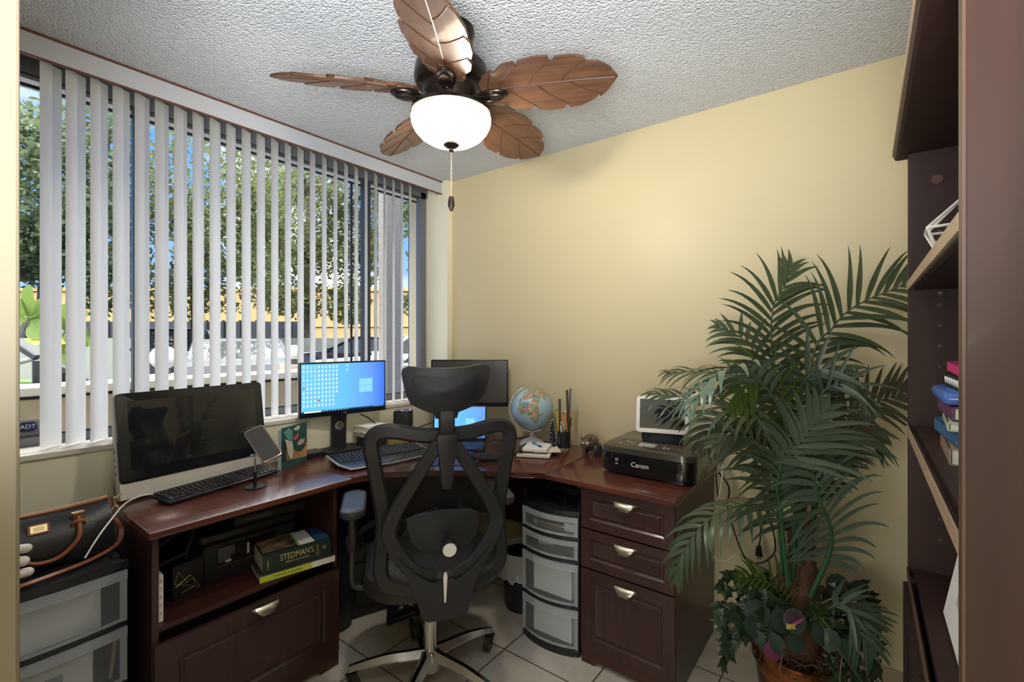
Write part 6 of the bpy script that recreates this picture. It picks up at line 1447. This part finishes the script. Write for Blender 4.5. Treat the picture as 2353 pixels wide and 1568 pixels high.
# front diagonal frond
F([(1838, 1200, 1.56), (1800, 1120, 1.48), (1790, 1075, 1.44), (1820, 1040, 1.40), (1860, 985, 1.36), (1892, 945, 1.33)], Ln=.19, n=17, m=FRD[1], start=.30, ldroop=.25, curl=.25, seed=9, wid=.0105, spread=70)
F([(1845, 1190, 1.58), (1860, 1040, 1.52), (1885, 915, 1.48), (1920, 885, 1.46), (1960, 890, 1.44), (1995, 930, 1.43)], Ln=.15, n=19, m=FRD[1], start=.40, ldroop=.45, curl=.4, seed=10, wid=.006)
# right side
F([(1848, 1190, 1.62), (1880, 1030, 1.64), (1925, 965, 1.66), (1971, 938, 1.68), (2030, 918, 1.68), (2095, 895, 1.68)], Ln=.155, n=13, m=fmat('palm_leaf_brownish', (.050, .050, .030), (.065, .065, .040)), start=.52, ldroop=.15, curl=.3, seed=11, wid=.0095)
F([(1848, 1180, 1.58), (1890, 1060, 1.55), (1930, 1000, 1.54), (1975, 985, 1.54), (2015, 1010, 1.54)], Ln=.17, n=15, m=FRD[1], start=.38, ldroop=.7, curl=.3, seed=12)
# two front fronds rising from the pot
F([(1812, 1345, 1.54), (1800, 1240, 1.50), (1793, 1168, 1.47), (1786, 1124, 1.45), (1794, 1074, 1.43), (1812, 1035, 1.41)], Ln=.20, n=13, m=FRD[1], start=.44, ldroop=.40, curl=.35, seed=14, wid=.010, stem=STEM, thick=.009, spread=78)
F([(1862, 1372, 1.54), (1895, 1300, 1.50), (1911, 1245, 1.47), (1905, 1200, 1.45), (1887, 1158, 1.43), (1866, 1080, 1.41), (1850, 1030, 1.40)], Ln=.185, n=17, m=FRD[2], start=.25, ldroop=.75, curl=.2, seed=15, wid=.0095, stem=STEM, thick=.009, spread=80)
F([(1800, 1330, 1.60), (1788, 1200, 1.62), (1778, 1100, 1.64), (1765, 1020, 1.66), (1735, 960, 1.68)], Ln=.15, n=13, m=FRD[0], start=.5, ldroop=.4, curl=.3, seed=16, stem=STEM, thick=.006)
F([(1850, 1330, 1.62), (1872, 1200, 1.64), (1885, 1110, 1.65), (1905, 1040, 1.66), (1960, 985, 1.66)], Ln=.16, n=13, m=FRD[0], start=.5, ldroop=.4, curl=.3, seed=17, stem=STEM, thick=.006)
F([(1840, 1190, 1.60), (1835, 1050, 1.56), (1830, 950, 1.52), (1845, 880, 1.50), (1890, 850, 1.48), (1945, 862, 1.46)], Ln=.16, n=15, m=FRD[1], start=.45, ldroop=.4, curl=.3, seed=18, wid=.009)
F([(1836, 1180, 1.57), (1815, 1040, 1.52), (1790, 940, 1.48), (1760, 880, 1.45), (1720, 880, 1.42), (1690, 930, 1.40)], Ln=.14, n=13, m=FRD[3], start=.45, ldroop=.8, curl=.3, seed=19, wid=.009)
# drooping lower left
F([(1812, 1210, 1.58), (1770, 1170, 1.55), (1720, 1160, 1.53), (1670, 1172, 1.52), (1620, 1202, 1.51), (1585, 1245, 1.51), (1560, 1290, 1.51), (1553, 1325, 1.51)], Ln=.15, n=17, m=FRD[0], start=.12, ldroop=1.3, curl=.5, seed=20, wid=.009, face=(-.2, -.5, 1))
b = B()
for (pts) in ([(1822, 1330, 1.57), (1825, 1220, 1.57), (1832, 1130, 1.58)], [(1838, 1300, 1.56), (1838, 1200, 1.56), (1840, 1120, 1.57)], [(1852, 1310, 1.57), (1865, 1210, 1.57), (1872, 1140, 1.58)]): tube(b, smooth_path([rel(*p) for p in pts], 6), .0075, 8)
obj('cane', b, STEM, palm)
# low plants planted round the trunk
IVY = fmat('ivy_leaf', (.018, .034, .016), (.034, .056, .027)); GER = fmat('round_leaf', (.026, .045, .030), (.040, .064, .044)); FINE = fmat('fine_leaf', (.045, .085, .020), (.07, .12, .03))
def ivy_leaf(bm, p, s, nrm, up):
    nrm = Vector(nrm).normalized(); up = Vector(up); up = (up-nrm*up.dot(nrm)).normalized(); rt = up.cross(nrm)
    sh = [(0, -.95), (.28, -.45), (.62, -.35), (.45, .0), (.95, .30), (.45, .42), (.22, .62), (0, .50), (-.22, .62), (-.45, .42), (-.95, .30), (-.45, .0), (-.62, -.35), (-.28, -.45)]
    c = bm.verts.new(p+nrm*s*.12); vs = [bm.verts.new(p+rt*x*s+up*y*s-nrm*abs(x)*s*.15) for x, y in sh]
    for i in range(len(vs)): bm.faces.new((c, vs[i], vs[(i+1) % len(vs)]))
def vine(pts, n, s, m, seed, leaf=ivy_leaf):
    R = random.Random(seed); P = smooth_path([rel(*p) for p in pts], 8); b = B(); tube(b, P, .0018, 5); st = obj('vine_stem', b, mat('vine_brown', (.08, .05, .03), rough=.8) if 'vine_brown' not in MATS else MATS['vine_brown'], palm)
    b = B()
    for i in range(n):
        p = P[int((i+.5)/n*(len(P)-1))]+Vector((R.uniform(-.03, .03), R.uniform(-.03, .03), R.uniform(-.025, .025)))
        leaf(b, p, s*R.uniform(.6, 1.25), -FW+Vector((R.uniform(-.6, .6), R.uniform(-.6, .6), R.uniform(-.1, .9))), (R.uniform(-.4, .4), R.uniform(-.4, .4), 1))
    obj('vine_leaves', b, m, st, smooth=False)
for i, pts in enumerate(([(1800, 1420, 1.52), (1740, 1380, 1.50), (1690, 1400, 1.49), (1675, 1450, 1.48), (1672, 1520, 1.48)], [(1800, 1430, 1.50), (1750, 1400, 1.46), (1710, 1430, 1.44), (1690, 1480, 1.43)], [(1810, 1400, 1.58), (1750, 1350, 1.60), (1700, 1340, 1.62), (1672, 1370, 1.63), (1662, 1420, 1.63)],
        [(1880, 1420, 1.50), (1940, 1400, 1.47), (1985, 1440, 1.46), (1998, 1510, 1.46), (2000, 1590, 1.46)], [(1880, 1430, 1.48), (1925, 1450, 1.44), (1950, 1510, 1.43), (1960, 1600, 1.43)], [(1870, 1400, 1.60), (1930, 1350, 1.62), (1980, 1360, 1.62), (2005, 1400, 1.62)], [(1890, 1440, 1.46), (1920, 1500, 1.42), (1935, 1580, 1.41)], [(1860, 1400, 1.55), (1910, 1370, 1.55), (1960, 1390, 1.54)], [(1800, 1420, 1.54), (1770, 1400, 1.55), (1740, 1430, 1.56)], [(1900, 1440, 1.5), (1960, 1450, 1.5), (1990, 1480, 1.52)])):
    vine(pts, (26, 20, 22, 28, 24, 20, 17, 17, 16, 17)[i], .036 if i != 4 else .040, IVY, 30+i)
def round_leaf(bm, p, s, nrm, up):
    nrm = Vector(nrm).normalized(); up = Vector(up); up = (up-nrm*up.dot(nrm)).normalized(); rt = up.cross(nrm); n = 22
    c = bm.verts.new(p+nrm*s*.1); vs = [bm.verts.new(p+(rt*math.cos(2*PI*i/n)+up*math.sin(2*PI*i/n))*s*(1+.07*(i % 2))) for i in range(n)]
    for i in range(n): bm.faces.new((c, vs[i], vs[(i+1) % n]))
for px, py, t, s in ((1795, 1430, 1.43, .036), (1740, 1410, 1.44, .038), (1730, 1440, 1.42, .030), (1780, 1465, 1.42, .026), (1890, 1455, 1.42, .036), (1905, 1470, 1.41, .030), (1828, 1478, 1.41, .026), (1760, 1480, 1.41, .022), (1925, 1345, 1.58, .034), (1975, 1355, 1.58, .028), (1985, 1400, 1.56, .032)):
    b = B(); round_leaf(b, rel(px, py, t), s, -FW+Vector((random.uniform(-.4, .4), random.uniform(-.4, .4), .4)), (0, 0, 1)); obj('round_leaf', b, GER, palm, smooth=False)
for a_, c_, w_l in ((rel(1772, 1452, 1.40), rel(1795, 1500, 1.38), .022), (rel(1726, 1450, 1.42), rel(1760, 1478, 1.40), .02), (rel(1900, 1460, 1.42), rel(1985, 1520, 1.38), .026)):
    b = B(); broad_leaf(b, a_, c_, w_l, -FW, .12); obj('long_leaf', b, GER, palm)
b = B(); round_leaf(b, rel(1826, 1428, 1.42), .034, -FW+Vector((0, 0, .35)), (0, 0, 1)); fl_ = obj('flower', b, mat('flower_dark_green', (.05, .065, .055), rough=.6), palm, smooth=False)
b = B(); round_leaf(b, rel(1822, 1425, 1.412), .021, -FW+Vector((0, 0, .35)), (0, 0, 1)); obj('flower_heart', b, mat('flower_plum', (.06, .028, .045), rough=.6), fl_, smooth=False)
b = B(); broad_leaf(b, rel(1815, 1438, 1.40), rel(1848, 1422, 1.40), .006, -FW, 0); obj('pink_petal', b, colr('petal_pink', (.30, .07, .17), .6), fl_)
b = B()
for i in range(24): sphere(b, rel(1818+random.uniform(-10, 10), 1440+random.uniform(-6, 5), 1.40), .0032, 6, 4)
obj('yellow_stamens', b, colr('stamen_yellow', (.50, .38, .08), .6), fl_)
b = B(); round_leaf(b, rel(1778, 1495, 1.39), .028, -FW+Vector((0, 0, .2)), (0, 0, 1)); obj('purple_petal', b, colr('petal_purple', (.14, .03, .08), .6), palm, smooth=False)
for k, (x, y) in enumerate(((1900, 1372), (1890, 1400), (1880, 1420))):
    b = B(); R = random.Random(k)
    for i in range(13):
        x0, y0 = 1870+R.uniform(-5, 10), 1410+R.uniform(-15, 15); broad_leaf(b, rel(x0, y0, 1.44), rel(x0+R.uniform(-12, 45), y0+R.uniform(-50, 25), 1.40), .0035, -FW, .2)
    obj('fine_foliage', b, FINE, palm)
F([(1880, 1420, 1.46), (1920, 1390, 1.42), (1950, 1400, 1.39), (1975, 1450, 1.37), (1998, 1500, 1.36)], Ln=.12, n=9, m=FRD[1], start=.3, ldroop=.5, curl=.5, seed=41, wid=.0065, spread=45)
F([(1870, 1400, 1.48), (1920, 1375, 1.46), (1970, 1395, 1.45), (2015, 1440, 1.44)], Ln=.11, n=9, m=FRD[1], start=.3, ldroop=.4, curl=.5, seed=42, wid=.006, spread=45)
F([(1815, 1410, 1.55), (1780, 1350, 1.54), (1745, 1335, 1.53), (1700, 1325, 1.52)], Ln=.10, n=12, m=FRD[3], start=.1, ldroop=.6, curl=.3, seed=43, wid=.006)
F([(1815, 1410, 1.58), (1800, 1340, 1.60), (1770, 1330, 1.62), (1740, 1360, 1.63)], Ln=.08, n=10, m=FRD[0], start=.15, ldroop=.6, curl=.3, seed=44, wid=.006)
for pts in ([(1935, 1510, 1.37), (1930, 1560, 1.36), (1940, 1610, 1.36)], [(1925, 1490, 1.38), (1975, 1560, 1.37), (2000, 1600, 1.37)], [(1800, 1500, 1.39), (1795, 1520, 1.38), (1790, 1545, 1.37)]):
    b = B(); tube(b, smooth_path([rel(*p) for p in pts], 6), .0016, 5); obj('tendril', b, mat('tendril', (.14, .12, .06), rough=.8) if 'tendril' not in MATS else MATS['tendril'], palm)
